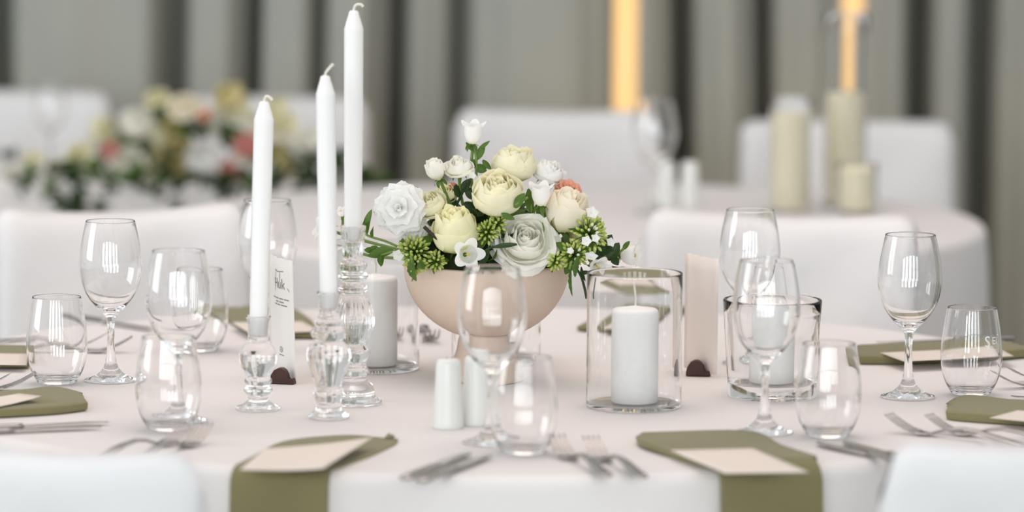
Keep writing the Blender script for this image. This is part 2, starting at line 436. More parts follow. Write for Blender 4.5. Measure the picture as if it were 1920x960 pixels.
put('wine_glass', wine_me, 1433, 812, 'wine glass standing in front of the thick glass candle vase', 'wine glass', WG)
put('wine_glass', wine_me, 1403, 682, 'wine glass at the back, rising above the thick glass candle vase', 'wine glass', WG)
put('wine_glass', wine_me, 1702, 745, 'wine glass left of the etched tumbler, against the far cloth', 'wine glass', WG)
put('tumbler', tumb_me, 107, 719, 'stemless tumbler above the left olive napkin, beside a fork', 'tumbler', TG)
put('tumbler', tumb_me, 316, 806, 'blurred stemless tumbler by the two forks near the left front chair', 'tumbler', TG)
put('tumbler', tumb_me, 374, 658, 'faint stemless tumbler behind a wine glass, left of the short candle', 'tumbler', TG)
put('tumbler', tumb_me, 981, 850, 'blurred stemless tumbler in front of the beige flower bowl', 'tumbler', TG)
put('tumbler', tumb_me, 1552, 819, 'blurred stemless tumbler right of the thick glass candle vase', 'tumbler', TG)
put('tumbler', tumb_me, 1445, 647, 'stemless tumbler half hidden behind the thick glass candle vase', 'tumbler', TG)
etched = put('tumbler', tumb_me, 1820, 740, 'stemless tumbler etched with white lettering, right of a wine glass', 'tumbler', TG)
etched.rotation_euler = (0, 0, 0)
# far glasses
put('wine_glass', wine_me, 1226, 402, 'distant wine glass beside the left distant shaker', 'wine glass', 'wine glasses on the far tables')
put('wine_glass', wine_me, 95, 340, 'distant wine glass on the long table, left of the garland', 'wine glass', 'wine glasses on the far tables', y=8.95).scale = (.8, .8, .8)

# lettering etched on the tumbler
def text_mesh(s, size):
    cu = bpy.data.curves.new('txt', 'FONT'); cu.body = s; cu.size = size; cu.resolution_u = 3
    o = bpy.data.objects.new('txt', cu); C.objects.link(o)
    dg = bpy.context.evaluated_depsgraph_get(); dg.update()
    me = bpy.data.meshes.new_from_object(o.evaluated_get(dg)); bpy.data.objects.remove(o)
    V = [v.co.copy() for v in me.vertices]; Fs = [tuple(p.vertices) for p in me.polygons]; bpy.data.meshes.remove(me)
    return V, Fs
def quad_strip(pts, wd):
    v = []; f = []
    for i, p in enumerate(pts):
        a = pts[max(0, i - 1)]; b = pts[min(len(pts) - 1, i + 1)]; d = Vector((b[0] - a[0], b[1] - a[1])); d.normalize()
        n = Vector((-d.y, d.x)) * wd / 2; v += [Vector((p[0] + n.x, p[1] + n.y, 0)), Vector((p[0] - n.x, p[1] - n.y, 0))]
    for i in range(len(pts) - 1): f.append((2 * i, 2 * i + 1, 2 * i + 3, 2 * i + 2))
    return v, f
geo = []
V, Fs = text_mesh('S', .0205); geo.append(([v * 1 for v in V], Fs))
V, Fs = text_mesh('EI', .0135); geo.append(([Vector((v.x + .0118, v.y + .0030, 0)) for v in V], Fs))
geo.append(quad_strip([(.0225, .0148), (.0262, .0148)], .0010))
for k in range(4):
    geo.append(quad_strip([(.004 + .022 * t, -.0060 - .0016 * k + .0050 * t * t + .002 * sin(5 * t)) for t in [i / 8 for i in range(9)]], .0005))
V, Fs = join_geo(geo)
def tum_r(z):
    for (r1, z1), (r2, z2) in zip(TUMB[3:15], TUMB[4:16]):
        if z1 <= z <= z2: return r1 + (r2 - r1) * (z - z1) / (z2 - z1)
    return .033
to_cam = math.atan2(CAM.y - etched.location.y, CAM.x - etched.location.x)
VV = []
for v in V:
    z = .0685 + v.y; r = tum_r(z) + .0003; a = to_cam + math.radians(25) + v.x / r
    VV.append((r * cos(a), r * sin(a), z))
link('etched_lettering', mesh('etched_lettering', VV, Fs, False), M['etch'], etched)

# hurricane glasses and pillar candles
def wall_cyl(name, r0, r1, H, wall, base, seg=72):
    p = [(0, 0), (r0 * .5, 0), (r0 - .003, 0), (r0 - .001, .0006), (r0, .003)]
    for k in range(1, 8): p.append((r0 + (r1 - r0) * k / 8, .003 + (H - .006) * k / 8))
    p += [(r1, H - .003), (r1, H - .001), (r1 - wall * .25, H), (r1 - wall * .75, H), (r1 - wall, H - .001)]
    for k in range(7, 0, -1): p.append((r0 + (r1 - r0) * k / 8 - wall, base + .004 + (H - base - .01) * k / 8))
    p += [(r0 - wall, base + .004), (r0 - wall - .001, base + .001), (r0 - wall - .004, base), (r0 * .5, base), (0, base)]
    me = lathe(name, p, seg)
    return me
hur_me = wall_cyl('hurricane_glass', .0622, .0622, .176, .0020, .005); hur_me.materials.append(M['vase_glass'])
vase_me = wall_cyl('thick_glass_vase', .0575, .0655, .130, .0038, .018); vase_me.materials.append(M['vase_glass'])
def pillar_mesh(r, H, seg=40):
    return lathe('pillar', [(0, 0), (r - .002, 0), (r, .002), (r, H * .25), (r, H * .5), (r, H * .8), (r, H - .006), (r - .0012, H - .0025), (r - .004, H - .0005), (r * .6, H + .0005), (.004, H + .003), (0, H + .004)], seg)
def pillar(p, r, H, label, m='pillar_wax', wick=True, group='white pillar candles'):
    t = thing('pillar_candle', label, 'candle', p, None, group)
    link('pillar', pillar_mesh(r, H), M[m], t)
    if wick:
        link('wick', tube('wick', spline([(0, 0, H), (.0005, 0, H + .012), (-.001, 0, H + .022), (-.002, .001, H + .028)], 4), .0014, 6), M['wick'], t)
    return t
def hurricane(px, py, label, clabel, HC=.124):
    o = put('hurricane_glass', hur_me, px, py, label, 'candle glass', 'clear hurricane glasses')
    pillar((o.location.x + .001, o.location.y, T + .0060), .0306, HC, clabel)
    return o
hurricane(1188, 763, 'clear cylinder candle glass in sharp focus right of the flower bowl', 'white pillar candle inside the sharp cylinder glass right of the bowl')
hurricane(702, 692, 'clear cylinder candle glass behind the tallest candlestick', 'white pillar candle behind the tallest glass candlestick')
hurricane(930, 679, 'clear cylinder candle glass hidden behind the beige flower bowl', 'white pillar candle hidden behind the beige flower bowl', .085)
v_ = put('thick_glass_vase', vase_me, 1446, 744, 'thick-walled tapered glass vase with a heavy base holding a candle', 'vase')
pillar((v_.location.x, v_.location.y, T + .0188), .0300, .104, 'white pillar candle inside the thick tapered glass vase')
# far ivory candles in tall cylinders
def far_candle(px, py, r, H, gr, gh, label, glabel):
    r *= .86; H *= .86; gr *= .86; gh *= .86; p = P(px, py); t = pillar((p.x, p.y, T + .0075), r, H, label, 'ivory_wax', False, 'ivory pillar candles on the far table')
    me = wall_cyl('hurricane_glass', gr, gr, gh, .003, .006, 48); me.materials.append(M['vase_glass'])
    o = link('hurricane_glass', me, None, None, (p.x, p.y, T + .001)); tag(o, glabel, 'candle glass', 'tall cylinders on the far table')
far_candle(1480, 399, .0395, .212, .046, .255, 'ivory pillar candle standing apart, left of the tallest ivory candle', 'clear cylinder around the ivory candle that stands apart')
far_candle(1582, 388, .0420, .250, .050, .435, 'tallest ivory pillar candle, under the glowing tube', 'tall clear cylinder around the tallest ivory candle')
far_candle(1606, 402, .0365, .095, .045, .112, 'shortest ivory pillar candle, at the foot of the tallest one', 'short clear cylinder around the shortest ivory candle')

# candlesticks and taper candles
PXM = .000683
def stick(px, py, scale_px, prof, label, flute=None, seg=64):
    me = lathe('candlestick', refine(prof, 2), seg, flute); me.materials.append(M['holder_glass'])
    return put('glass_candlestick', me, px, py, label, 'candlestick', 'pressed glass candlesticks')
def pp(L, s): return [(r * s, z * s) for r, z in L]
H1 = pp([(0, 1), (30, 0), (40, 0), (42, 2.5), (40, 6), (30, 10), (21, 16), (18.5, 24), (20, 28), (26, 32), (27.5, 37), (26, 42), (22, 46), (25, 51), (26, 56), (23, 61), (22, 64), (27, 72), (33, 84), (35.5, 96), (35, 107), (31, 118), (24, 125), (20, 131),
         (19.5, 140), (19.5, 155), (20.5, 168), (23.5, 175), (24, 177), (23, 178.5), (20.3, 177.5), (18.7, 170), (18.5, 160), (18.4, 145), (18, 139), (12, 138), (0, 138)], .000683)
H2 = pp([(0, 1), (28, 0), (37, 0), (39.5, 3), (38, 7), (30, 12), (25.5, 18), (25, 30), (26.5, 36), (29, 42), (29, 50), (25.5, 56), (25, 62), (30, 76), (37, 96), (41.5, 115), (42, 127), (38, 138), (31, 144), (28, 149), (31, 154), (34, 160), (34, 166),
         (29, 172), (25, 176), (26, 180), (27.5, 185), (24, 190), (20, 195), (19.3, 205), (19.8, 228), (22.5, 238), (22.5, 241), (20.3, 241), (18.6, 232), (18.3, 215), (18, 209), (12, 208), (0, 208)], .00067)
H3 = pp([(0, 1), (40, 0), (53, 0), (55, 3), (54, 8), (46, 12), (42, 20), (40, 32), (34, 42), (27, 48), (27, 56), (30, 60), (30, 66), (26, 71), (26, 80), (29, 86), (33, 94), (33, 102), (27, 108), (24, 113), (28, 122), (36, 138), (40.5, 154), (40, 170), (35, 188),
         (27, 202), (21, 208), (25, 213), (29, 218), (28, 223), (20, 229), (20, 233), (27, 237), (28.5, 242), (26, 247), (21, 251), (24, 255), (27, 260), (26, 265), (20, 270), (18.5, 280), (19.5, 300), (23, 325), (24.5, 335), (23.5, 337), (20.5, 330), (18.8, 318), (18.2, 308), (12, 307), (0, 307)], .000692)
def fl3(r, z, a):
    z /= .000692; k = 0
    if 118 < z < 205: k = .035 * min(1, (z - 118) / 15, (205 - z) / 15)
    if 275 < z < 333 and r > .0128: k = .05 * min(1, (z - 275) / 8, (333 - z) / 8)
    return k * cos(16 * a)
s1 = stick(484, 768, 1, H1, 'short clear glass candlestick with a round bulb, beside the lettered card')
s2 = stick(616, 784, 1, H2, 'stout clear glass candlestick with stacked rings, nearest of the three')
s3 = stick(661, 757, 1, H3, 'tall fluted glass candlestick behind the stout one', fl3, 128)
def taper(s, zc, bot, top, r, label, wk):
    y = s.location.y; b = Vector((s.location.x, y, s.location.z + zc)); d = (Q(top[0], top[1], y) - Q(bot[0], bot[1], y)); L = d.length
    t = thing('taper_candle', label, 'candle', b, Vector((0, 0, 1)).rotation_difference(d).to_euler(), 'white taper candles')
    link('candle_shaft', lathe('candle_shaft', [(0, 0), (r * .86, 0), (r * .92, .004), (r * .95, L * .3), (r, L * .6), (r, L - .0240), (r * .99, L - .0225), (r * .93, L - .0205), (r * .73, L - .0115), (r * .56, L - .005), (r * .50, L - .0015), (r * .36, L + .0002), (0, L + .0006)], 36), M['wax'], t)
    link('wick', tube('wick', spline([(0, 0, L - .001)] + [(a, 0, L + b_) for a, b_ in wk], 5), .0019, 7), M['wick'], t)
taper(s1, 138 * .000683 + .0006, (484, 630), (495.5, 190), .0127, 'short white taper candle, lowest of the three', [(.001, .005), (.004, .007), (.0085, .004), (.010, .002)])
taper(s2, 208 * .00067 + .0006, (620.5, 577), (614, 140), .0122, 'middle-height white taper candle, in the stout candlestick', [(.001, .004), (.005, .009), (.0105, .015)])
taper(s3, 307 * .000692 + .0006, (660.5, 450), (662, 18), .0124, 'tallest white taper candle, in the fluted candlestick', [(.001, .005), (.004, .008), (.0095, .008), (.012, .005)])

# ------------------------------------------------------------------ salt and pepper
shk = lathe('shaker_body', [(0, 0), (.0190, 0), (.0198, .0015), (.0195, .006), (.0172, .045), (.0157, .080), (.0148, .0850), (.0130, .0872), (.007, .0882), (0, .0884)], 40)
hole = lathe('holes', [(0, 0), (.0011, 0), (.0011, .0004), (0, .0005)], 8)
def shaker(px, py, label, group):
    p = P(px, py); t = thing('salt_shaker', label, 'shaker', (p.x, p.y, T + .0006), None, group)
    link('shaker_body', shk, M['ceramic'], t)
    for k in range(3): link('hole', hole, M['lamp_metal'], t, (.004 * cos(k * 2.1), .004 * sin(k * 2.1), .0880))
shaker(840, 803, 'white porcelain shaker standing clear, left of its twin by the bowl', 'porcelain shakers on the set table')
shaker(893, 797, 'white porcelain shaker partly behind the wine glass by the bowl', 'porcelain shakers on the set table')
shaker(1250, 388, 'distant white shaker beside a wine glass, left of its twin', 'porcelain shakers on the far table')
shaker(1293, 388, 'distant white shaker nearer the ivory candles', 'porcelain shakers on the far table')

# ------------------------------------------------------------------ cutlery (local +X from handle end to tip, z up from the table)
def ribbon(secs):               # secs: (x, y, z, half width, half thickness)
    v = []; f = []; n = 8
    for x, y, z, a, b in secs:
        for k in range(n):
            t = 2 * PI * (k + .5) / n; c, s = cos(t), sin(t)
            v.append((x, y + a * math.copysign(abs(c) ** .7, c), z + b * math.copysign(abs(s) ** .7, s)))
    for i in range(len(secs) - 1):
        for k in range(n):
            j = (k + 1) % n; f.append((i * n + k, i * n + j, (i + 1) * n + j, (i + 1) * n + k))
    f.append(tuple(range(n))[::-1]); f.append(tuple((len(secs) - 1) * n + k for k in range(n)))
    return v, f
def rib(name, secs): return mesh(name, *ribbon(secs))
f_handle = rib('handle', [(.000, 0, .0020, .004, .0010), (.003, 0, .0022, .0085, .0016), (.012, 0, .0028, .0100, .0018), (.035, 0, .0060, .0085, .0019), (.065, 0, .0115, .0060, .0020), (.090, 0, .0135, .0042, .0021), (.110, 0, .0110, .0033, .0022), (.124, 0, .0065, .0038, .0020), (.130, 0, .0048, .0055, .0016)])
f_head = rib('head', [(.128, 0, .0054, .0048, .0015), (.136, 0, .0032, .0095, .0012), (.144, 0, .0024, .0124, .0011), (.152, 0, .0030, .0126, .0010), (.154, 0, .0032, .0126, .0010)])
def tine_mesh(y): return rib('tine', [(.153, y, .0031, .0021, .0010), (.165, y, .0062, .0019, .0010), (.178, y * .98, .0115, .0017, .0009), (.190, y * .95, .0180, .0014, .0008), (.197, y * .93, .0226, .0008, .0006)])
tines = [tine_mesh(y) for y in (-.0102, -.0034, .0034, .0102)]
k_handle = rib('handle', [(.000, 0, .0030, .004, .0012), (.003, 0, .0035, .0080, .0028), (.015, 0, .0038, .0090, .0034), (.060, 0, .0038, .0075, .0034), (.095, 0, .0038, .0060, .0032), (.104, 0, .0038, .0065, .0030)])
k_blade = rib('blade', [(.102, 0, .0034, .0058, .0022), (.108, .001, .0030, .0075, .0012), (.150, .0015, .0030, .0088, .0009), (.190, .0012, .0030, .0085, .0008), (.208, -.001, .0030, .0055, .0007), (.216, -.004, .0030, .0015, .0005)])
for m_ in [f_handle, f_head, k_handle, k_blade] + tines: m_.materials.append(M['steel'])
def fork(tail, tip, label, group):
    a = P(*tail); b = P(tip[0], tip[1], T + .022); rz = yaw_to(a, b)
    L = .197; loc = Vector((b.x - L * cos(rz), b.y - L * sin(rz), T + .0012))
    t = thing('dinner_fork', label, 'fork', loc, (0, 0, rz), group)
    link('handle', f_handle, None, t); link('head', f_head, None, t)
    for m_ in tines: link('tine', m_, None, t)
def knife(tail, tip, label, group, roll=0.0):
    a = P(*tail); b = P(*tip); rz = yaw_to(a, b)
    L = .216; loc = Vector((b.x - L * cos(rz), b.y - L * sin(rz), T + .0014))
    t = thing('table_knife', label, 'knife', loc, (roll, 0, rz), group)
    link('handle', k_handle, None, t); link('blade', k_blade, None, t)
G1 = 'cutlery on the set table'
fork((238, 852), (352, 794), 'fork by the blurred tumbler, nearer the left front chair', G1)
fork((292, 858), (386, 795), 'fork by the blurred tumbler, its tines farther from the front chair', G1)
fork((1134, 896), (1043, 817), 'fork left of the front right napkin, beside the front tumbler', G1)
fork((1212, 905), (1107, 820), 'fork left of the front right napkin, next to that napkin', G1)
knife((752, 908), (878, 855), 'knife right of the front left napkin, beside that napkin', G1)
knife((792, 909), (917, 860), 'knife right of the front left napkin, away from that napkin', G1)
knife((1705, 875), (1528, 835), 'knife right of the front right napkin, beside the tumbler', G1)
knife((1745, 878), (1578, 833), 'knife right of the front right napkin, catching an amber glint', G1)
fork((1950, 842), (1666, 778), 'fork by the right front chair, tines nearest the right wine glass', G1)
fork((2030, 842), (1741, 779), 'fork by the right front chair, tines below the folded napkin', G1)
knife((2130, 775), (1866, 755), 'knife above the right end napkin, its tip farther left', G1)
knife((2160, 766), (1894, 749), 'knife above the right end napkin, its tip shorter', G1)
knife((1830, 646), (1607, 657), 'knife lying behind the napkin at the right wine glass', G1)
knife((1880, 640), (1645, 648), 'second knife lying behind the napkin at the right wine glass', G1)
fork((2100, 722), (1864, 700), 'fork right of the etched tumbler, lower of the two', G1)
fork((2150, 708), (1886, 688), 'fork right of the etched tumbler, upper of the two', G1)
fork((-220, 738), (67, 700), 'fork with its tines touching the left end tumbler', G1)
fork((-270, 730), (20, 702), 'fork at the left end, tines short of the tumbler', G1)
knife((-80, 813), (202, 797), 'knife in front of the left end napkin, longer tip', G1)
knife((-100, 820), (188, 806), 'knife in front of the left end napkin, nearer the chair', G1)
knife((-180, 650), (58, 640), 'knife behind the left napkin and tumbler', G1)
fork((-40, 652), (200, 627), 'fork behind the left end wine glass, tines left of its stem', G1)
fork((20, 664), (248, 633), 'fork behind the left end wine glass, tines right of its stem', G1)
knife((150, 600), (288, 622), 'dark knife on the far rim behind the left wine glasses', G1)
fork((706, 582), (752, 615), 'fork on the far rim, seen through the left candle glass', G1)
fork((764, 584), (812, 620), 'fork on the far rim, just left of the flower bowl', G1)

# ------------------------------------------------------------------ napkins and place cards
def napkin(rows, label, drape=0.0, edge=True, thick=.007, lift=.0012):
    """rows of pixel pairs from the tip to the table edge; with drape the cloth hangs over the edge"""
    Ls = [P(*a) for a, b in rows]; Rs = [P(*b) for a, b in rows]
    if edge:
        for A in (Ls, Rs):
            p = A[-1]; d = Vector((p.x - TC.x, p.y - TC.y, 0)); d.normalize(); q = TC + d * (TR - .014); A[-1] = Vector((q.x, q.y, T))
    L = spline(Ls, 5); R = spline(Rs, 5); NW = 12; grid = []
    for a, b in zip(L, R):
        grid.append([a.lerp(b, k / NW) + Vector((0, 0, lift + .0018 * sin(k * 1.3 + 2 * a.y * 9) ** 2)) for k in range(NW + 1)])
    if drape:
        base = grid[-1]
        for k_ in range(1, 22):
            row = []
            for i, p in enumerate(base):
                d = Vector((p.x - TC.x, p.y - TC.y, 0)); d.normalize(); rr = .022
                if k_ <= 7:
                    a = PI / 2 * k_ / 7; row.append(p + d * (rr * sin(a)) - Vector((0, 0, rr * (1 - cos(a)))))
                else:
                    h = (k_ - 7) / 14 * drape; row.append(p + d * (rr + .05 * h + .004 * sin(i * .9) * (h / drape)) - Vector((0, 0, rr + h)))
            grid.append(row)
    W = NW + 1; v = [p for r in grid for p in r]; f = []
    org = v[0].copy(); v = [p - org for p in v]
    for j in range(len(grid) - 1):
        for i in range(NW): a = j * W + i; f.append((a, a + 1, a + W + 1, a + W))
    me = mesh('napkin', v, f, True, False)
    bm = bmesh.new(); bm.from_mesh(me); bm.faces.ensure_lookup_table(); bm.normal_update()
    if bm.faces[0].normal.z < 0: bmesh.ops.reverse_faces(bm, faces=bm.faces)
    bm.to_mesh(me); bm.free(); smooth(me)
    o = link('napkin', me, M['napkin'], None, org)
    s = o.modifiers.new('thick', 'SOLIDIFY'); s.thickness = thick; s.offset = 1
    b = o.modifiers.new('round', 'BEVEL'); b.width = .0025; b.segments = 3; b.limit_method = 'ANGLE'; b.angle_limit = math.radians(50)
    return tag(o, label, 'napkin', 'olive napkins round the table')
def card(quad, label, z=.0115, curl=.0, curl_side=1):
    """flat card on a napkin: pixel corners far-left, far-right, near-right, near-left"""
    c = [P(px, py, T + z) for px, py in quad]; N = 10; v = []; f = []; org = c[0].copy()
    for j in range(N + 1):
        for i in range(N + 1):
            s, t = i / N, j / N
            p = c[0].lerp(c[1], s).lerp(c[3].lerp(c[2], s), t)
            k = (s if curl_side > 0 else 1 - s); p = p + Vector((0, 0, curl * max(0, k - .35) ** 2 / .42)); v.append(p - org)
    for j in range(N):
        for i in range(N): a = j * (N + 1) + i; f.append((a, a + 1, a + N + 2, a + N + 1))
    o = link('place_card', mesh('place_card', v, f), M['card'], None, org)
    s = o.modifiers.new('thick', 'SOLIDIFY'); s.thickness = .0007
    return tag(o, label, 'place card', 'cream cards on the napkins')
napkin([((735, 826), (746, 826)), ((640, 818), (742, 835)), ((545, 827), (705, 853)), ((480, 854), (655, 872)), ((400, 889), (602, 895))], 'olive napkin draped over the front edge, left of a knife pair', .33)
card([(497, 842), (700, 826), (607, 885), (450, 881)], 'cream card on the front left draped napkin', .0115, .004)
napkin([((1193, 832), (1205, 824)), ((1205, 843), (1400, 821)), ((1265, 862), (1465, 846)), ((1325, 881), (1530, 869)), ((1378, 898), (1604, 892))], 'olive napkin draped over the front edge, right of a fork pair', .33)
card([(1257, 845), (1412, 841), (1517, 886), (1360, 888)], 'cream card on the front right draped napkin', .0115, 0)
napkin([((164, 771), (152, 752)), ((110, 778), (100, 740)), ((40, 783), (40, 747)), ((-60, 788), (-50, 754)), ((-280, 796), (-250, 765))], 'olive napkin pointing at the left end tumbler, curled card on it', 0, True, .010)
card([(-130, 752), (36, 747), (78, 752), (-90, 776)], 'cream card curled up on the left end napkin', .0135, .006)
napkin([((56, 693), (50, 660)), ((-40, 693), (-50, 658)), ((-260, 690), (-250, 652))], 'olive napkin mostly hidden by the left end tumbler', 0, True, .008)
card([(-140, 661), (52, 664), (50, 685), (-150, 682)], 'cream card on the napkin behind the left end tumbler', .0105, 0)
napkin([((1775, 787), (1783, 768)), ((1800, 791), (1816, 756)), ((1900, 799), (1905, 767)), ((2050, 811), (2030, 776)), ((2200, 822), (2180, 785))], 'olive napkin in front of the etched tumbler', 0, True, .010)
card([(1908, 770), (2070, 783), (2050, 803), (1856, 784)], 'cream card on the napkin in front of the etched tumbler', .0135, 0)
napkin([((1611, 685), (1607, 664)), ((1700, 685), (1690, 660)), ((1850, 679), (1830, 654)), ((2020, 668), (1990, 645))], 'olive napkin with folded layers behind the right wine glass', 0, True, .012)
card([(1650, 662), (1870, 652), (1900, 668), (1695, 678)], 'cream card on the napkin behind the right wine glass', .0155, 0)
napkin([((475, 634), (606, 638)), ((452, 622), (592, 622)), ((432, 608), (580, 606)), ((420, 596), (570, 592))], 'olive napkin on the far rim between the candlesticks', .30)
card([(435, 605), (566, 603), (604, 622), (468, 625)], 'cream card on the far napkin between the candlesticks', .0115, 0)
napkin([((1082, 622), (1200, 632)), ((1102, 612), (1230, 616)), ((1130, 600), (1262, 600)), ((1150, 590), (1285, 588))], 'olive napkin on the far rim behind the sharp candle glass', .30)
card([(1150, 601), (1245, 601), (1215, 618), (1112, 616)], 'cream card on the far napkin behind the sharp candle glass', .0115, 0)

# standing cards in small brown holders
def standing_card(bl, br, lean, H, m, label, hlabel, write=False, flip=False):
    A = P(*bl, z=T + .004); B = P(*br, z=T + .004); d = (B - A); W = d.length; rz = math.atan2(d.y, d.x)
    N = 8; v = []; f = []
    for j in range(N + 1):
        for i in range(N + 1):
            x = W * i / N; z = H * j / N
            v.append((x, lean * (j / N) - .002 * sin(PI * i / N) + .0016 * (j / N) * sin(9 * i / N), z + (.0009 * sin(i * 2.7) if j == N else 0)))
    for j in range(N):
        for i in range(N): a = j * (N + 1) + i; f.append((a, a + 1, a + N + 2, a + N + 1))
    o = link('standing_card', mesh('standing_card', v, f), M[m], None, A, (0, 0, rz))
    s = o.modifiers.new('thick', 'SOLIDIFY'); s.thickness = .0008; s.offset = 0
    tag(o, label, 'table card', 'cards standing in brown holders')
    if write:
        def sx(u): return u * W
        g = []
        def stroke(pts, wd): g.append(quad_strip([(sx(a), b * H) for a, b in pts], wd))
        # tall pen strokes, then a second handwritten line
        stroke([(.40, .80), (.42, .865), (.44, .905)], .0012); stroke([(.41, .895), (.52, .885), (.70, .895)], .0012); stroke([(.60, .89), (.58, .85), (.57, .80)], .0012)
        V_, F_ = text_mesh('Huk', .020); g.append(([Vector((sx(.34) + q.x * 1.15, .745 * H + q.y, 0)) for q in V_], F_))
        stroke([(.36, .74), (.37, .715)], .0012); stroke([(.80, .76), (.86, .735)], .0012)
        for yy, segs in ((.660, ((.25, .36), (.39, .50), (.53, .66), (.69, .84))), (.632, ((.38, .50), (.53, .68))), (.607, ((.33, .42), (.45, .56), (.59, .78)))):
            for a, b in segs: stroke([(a, yy), (b, yy)], .0016)
        # small round mark and a line under it
        stroke([(.53 + .055 * cos(t), .232 + .022 * sin(t)) for t in [i * 2 * PI / 14 for i in range(15)]], .0011)
        stroke([(.50, .222), (.53, .243), (.56, .222)], .0011); stroke([(.44, .185), (.62, .185)], .0013)
        V_, F_ = join_geo(g); VV_ = []
        for q in V_:
            VV_.append((q.x, lean * (q.y / H) - .002 * sin(PI * q.x / W) + .0016 * (q.y / H) * sin(9 * q.x / W) - .0008, q.y))
        h_ = link('handwriting', mesh('handwriting', VV_, F_, False), M['ink'], o); h_['kind'] = 'stuff'
    # holder: half-round block with a low stepped tail, the card in its slot
    pr = [(-.0145, 0), (-.0143, .006), (-.0125, .0125), (-.0085, .0185), (-.003, .0215), (.002, .0218), (.0065, .0190), (.0098, .0135), (.0110, .0085), (.0125, .0062), (.0150, .0068), (.0170, .0078), (.0185, .0062), (.0195, .0058), (.0197, 0)]
    n = len(pr); v = [(x, -.007, z) for x, z in pr] + [(x, .007, z) for x, z in pr]; f = [tuple(range(n)), tuple(range(2 * n - 1, n - 1, -1))]
    for i in range(n): j = (i + 1) % n; f.append((i, i + n, j + n, j))
    return mesh('card_holder', v, f, False), hlabel
def holder(me, px, py, rz, label):
    p = P(px, py); o = link('card_holder', me, M['chocolate'], None, (p.x, p.y, T + .0006), (0, 0, rz))
    b = o.modifiers.new('round', 'BEVEL'); b.width = .0012; b.segments = 2; b.limit_method = 'ANGLE'
    return tag(o, label, 'card holder', 'small brown card holders')
hm, _ = standing_card((509, 697), (555, 715), -.006, .163, 'white_card', 'tall white card with handwriting, beside the short candlestick', '', True)
hm2, _ = standing_card((1283, 689), (1344, 704), .0, .160, 'blush_card', 'blank blush card between the sharp candle glass and thick vase', '')
holder(hm, 527, 720, -.25, 'half-round brown holder at the foot of the lettered card')
holder(hm2, 1306, 705, -.1, 'half-round brown holder at the foot of the blank blush card')

# ------------------------------------------------------------------ flower bowl
pb = P(911, 712); BC = Vector((pb.x, pb.y, T + .0006))
bw = thing('flower_bowl', 'footed round beige ceramic bowl holding the cream roses', 'bowl', BC)
zb = .056; RH = .100; Rm = .1125
pr = [(0, zb + .012), (.02, zb + .004)]
pr = []
for k in range(0, 15):
    a = math.radians(12 + 78 * k / 14); pr.append((Rm * sin(a), zb + .0 + RH - RH * cos(a)))
outer = [(0, zb + .001)] + pr + [(Rm, zb + RH + .003), (Rm - .0015, zb + RH + .0045), (Rm - .0035, zb + RH + .0045), (Rm - .005, zb + RH + .003)]
inner = [(r * .955, z + .005) for r, z in reversed(pr)] + [(0, zb + .008)]
link('bowl_cup', lathe('bowl_cup', outer + inner, 96), M['bowl'], bw)
link('bowl_foot', lathe('bowl_foot', [(0, 0), (.050, 0), (.052, .002), (.0515, .005), (.046, .022), (.040, .042), (.038, .055), (.036, .060), (0, .060)], 64), M['bowl'], bw)
RIM = BC.z + zb + RH
foam = link('floral_foam', lathe('floral_foam', [(0, -.05), (.07, -.045), (.098, -.01), (.101, .0), (.090, .028), (.066, .055), (.035, .072), (0, .077)], 32), M['foam'], None, (BC.x, BC.y, RIM))
tag(foam, 'dark green mound of foam under the blooms in the beige bowl', 'floral foam')
CORE = Vector((BC.x, BC.y, RIM + .01))

# ---- petals and blooms
def set_along(me, vals):
    at = me.attributes.new('along', 'FLOAT', 'POINT')
    for i, x in enumerate(vals): at.data[i].value = x
def wrap_petal(R, H, half, curl, close, seed, nu=9, nv=9, ruf=.03, wmin=.5):
    rn = random.Random(seed); p1 = rn.random() * 6; v = []; al = []; f = []; notch = rn.uniform(-.25, .25)
    for j in range(nv + 1):
        t = j / nv
        for i in range(nu + 1):
            u = -1 + 2 * i / nu; ang = u * half * (wmin + (1 - wmin) * sin(min(1, t * 1.2) * PI / 2))
            rr = R * (.16 + .84 * sin(min(1, t * 1.75) * PI / 2)) * (1 - close * max(0, t - .5) * (1 + t)) + ruf * t ** 3 * sin(4.3 * u + p1 * 2) + curl * max(0, t - .55) ** 1.6 * (1 + .3 * sin(2.3 * u + p1))
            zz = H * (t - .22 * abs(u - notch) ** 2.4 * t * t) - curl * .75 * max(0, t - .62) ** 2 * 2.2 + ruf * sin(3.1 * u + p1) * t ** 3 + (.02 + .03 * (j == nv)) * rn.uniform(-1, 1) * t
            v.append((rr * cos(ang), rr * sin(ang), zz)); al.append(t)
    W = nu + 1
    for j in range(nv):
        for i in range(nu): a = j * W + i; f.append((a, a + 1, a + W + 1, a + W))
    me = mesh('petal', v, f, True, False); set_along(me, al); return me
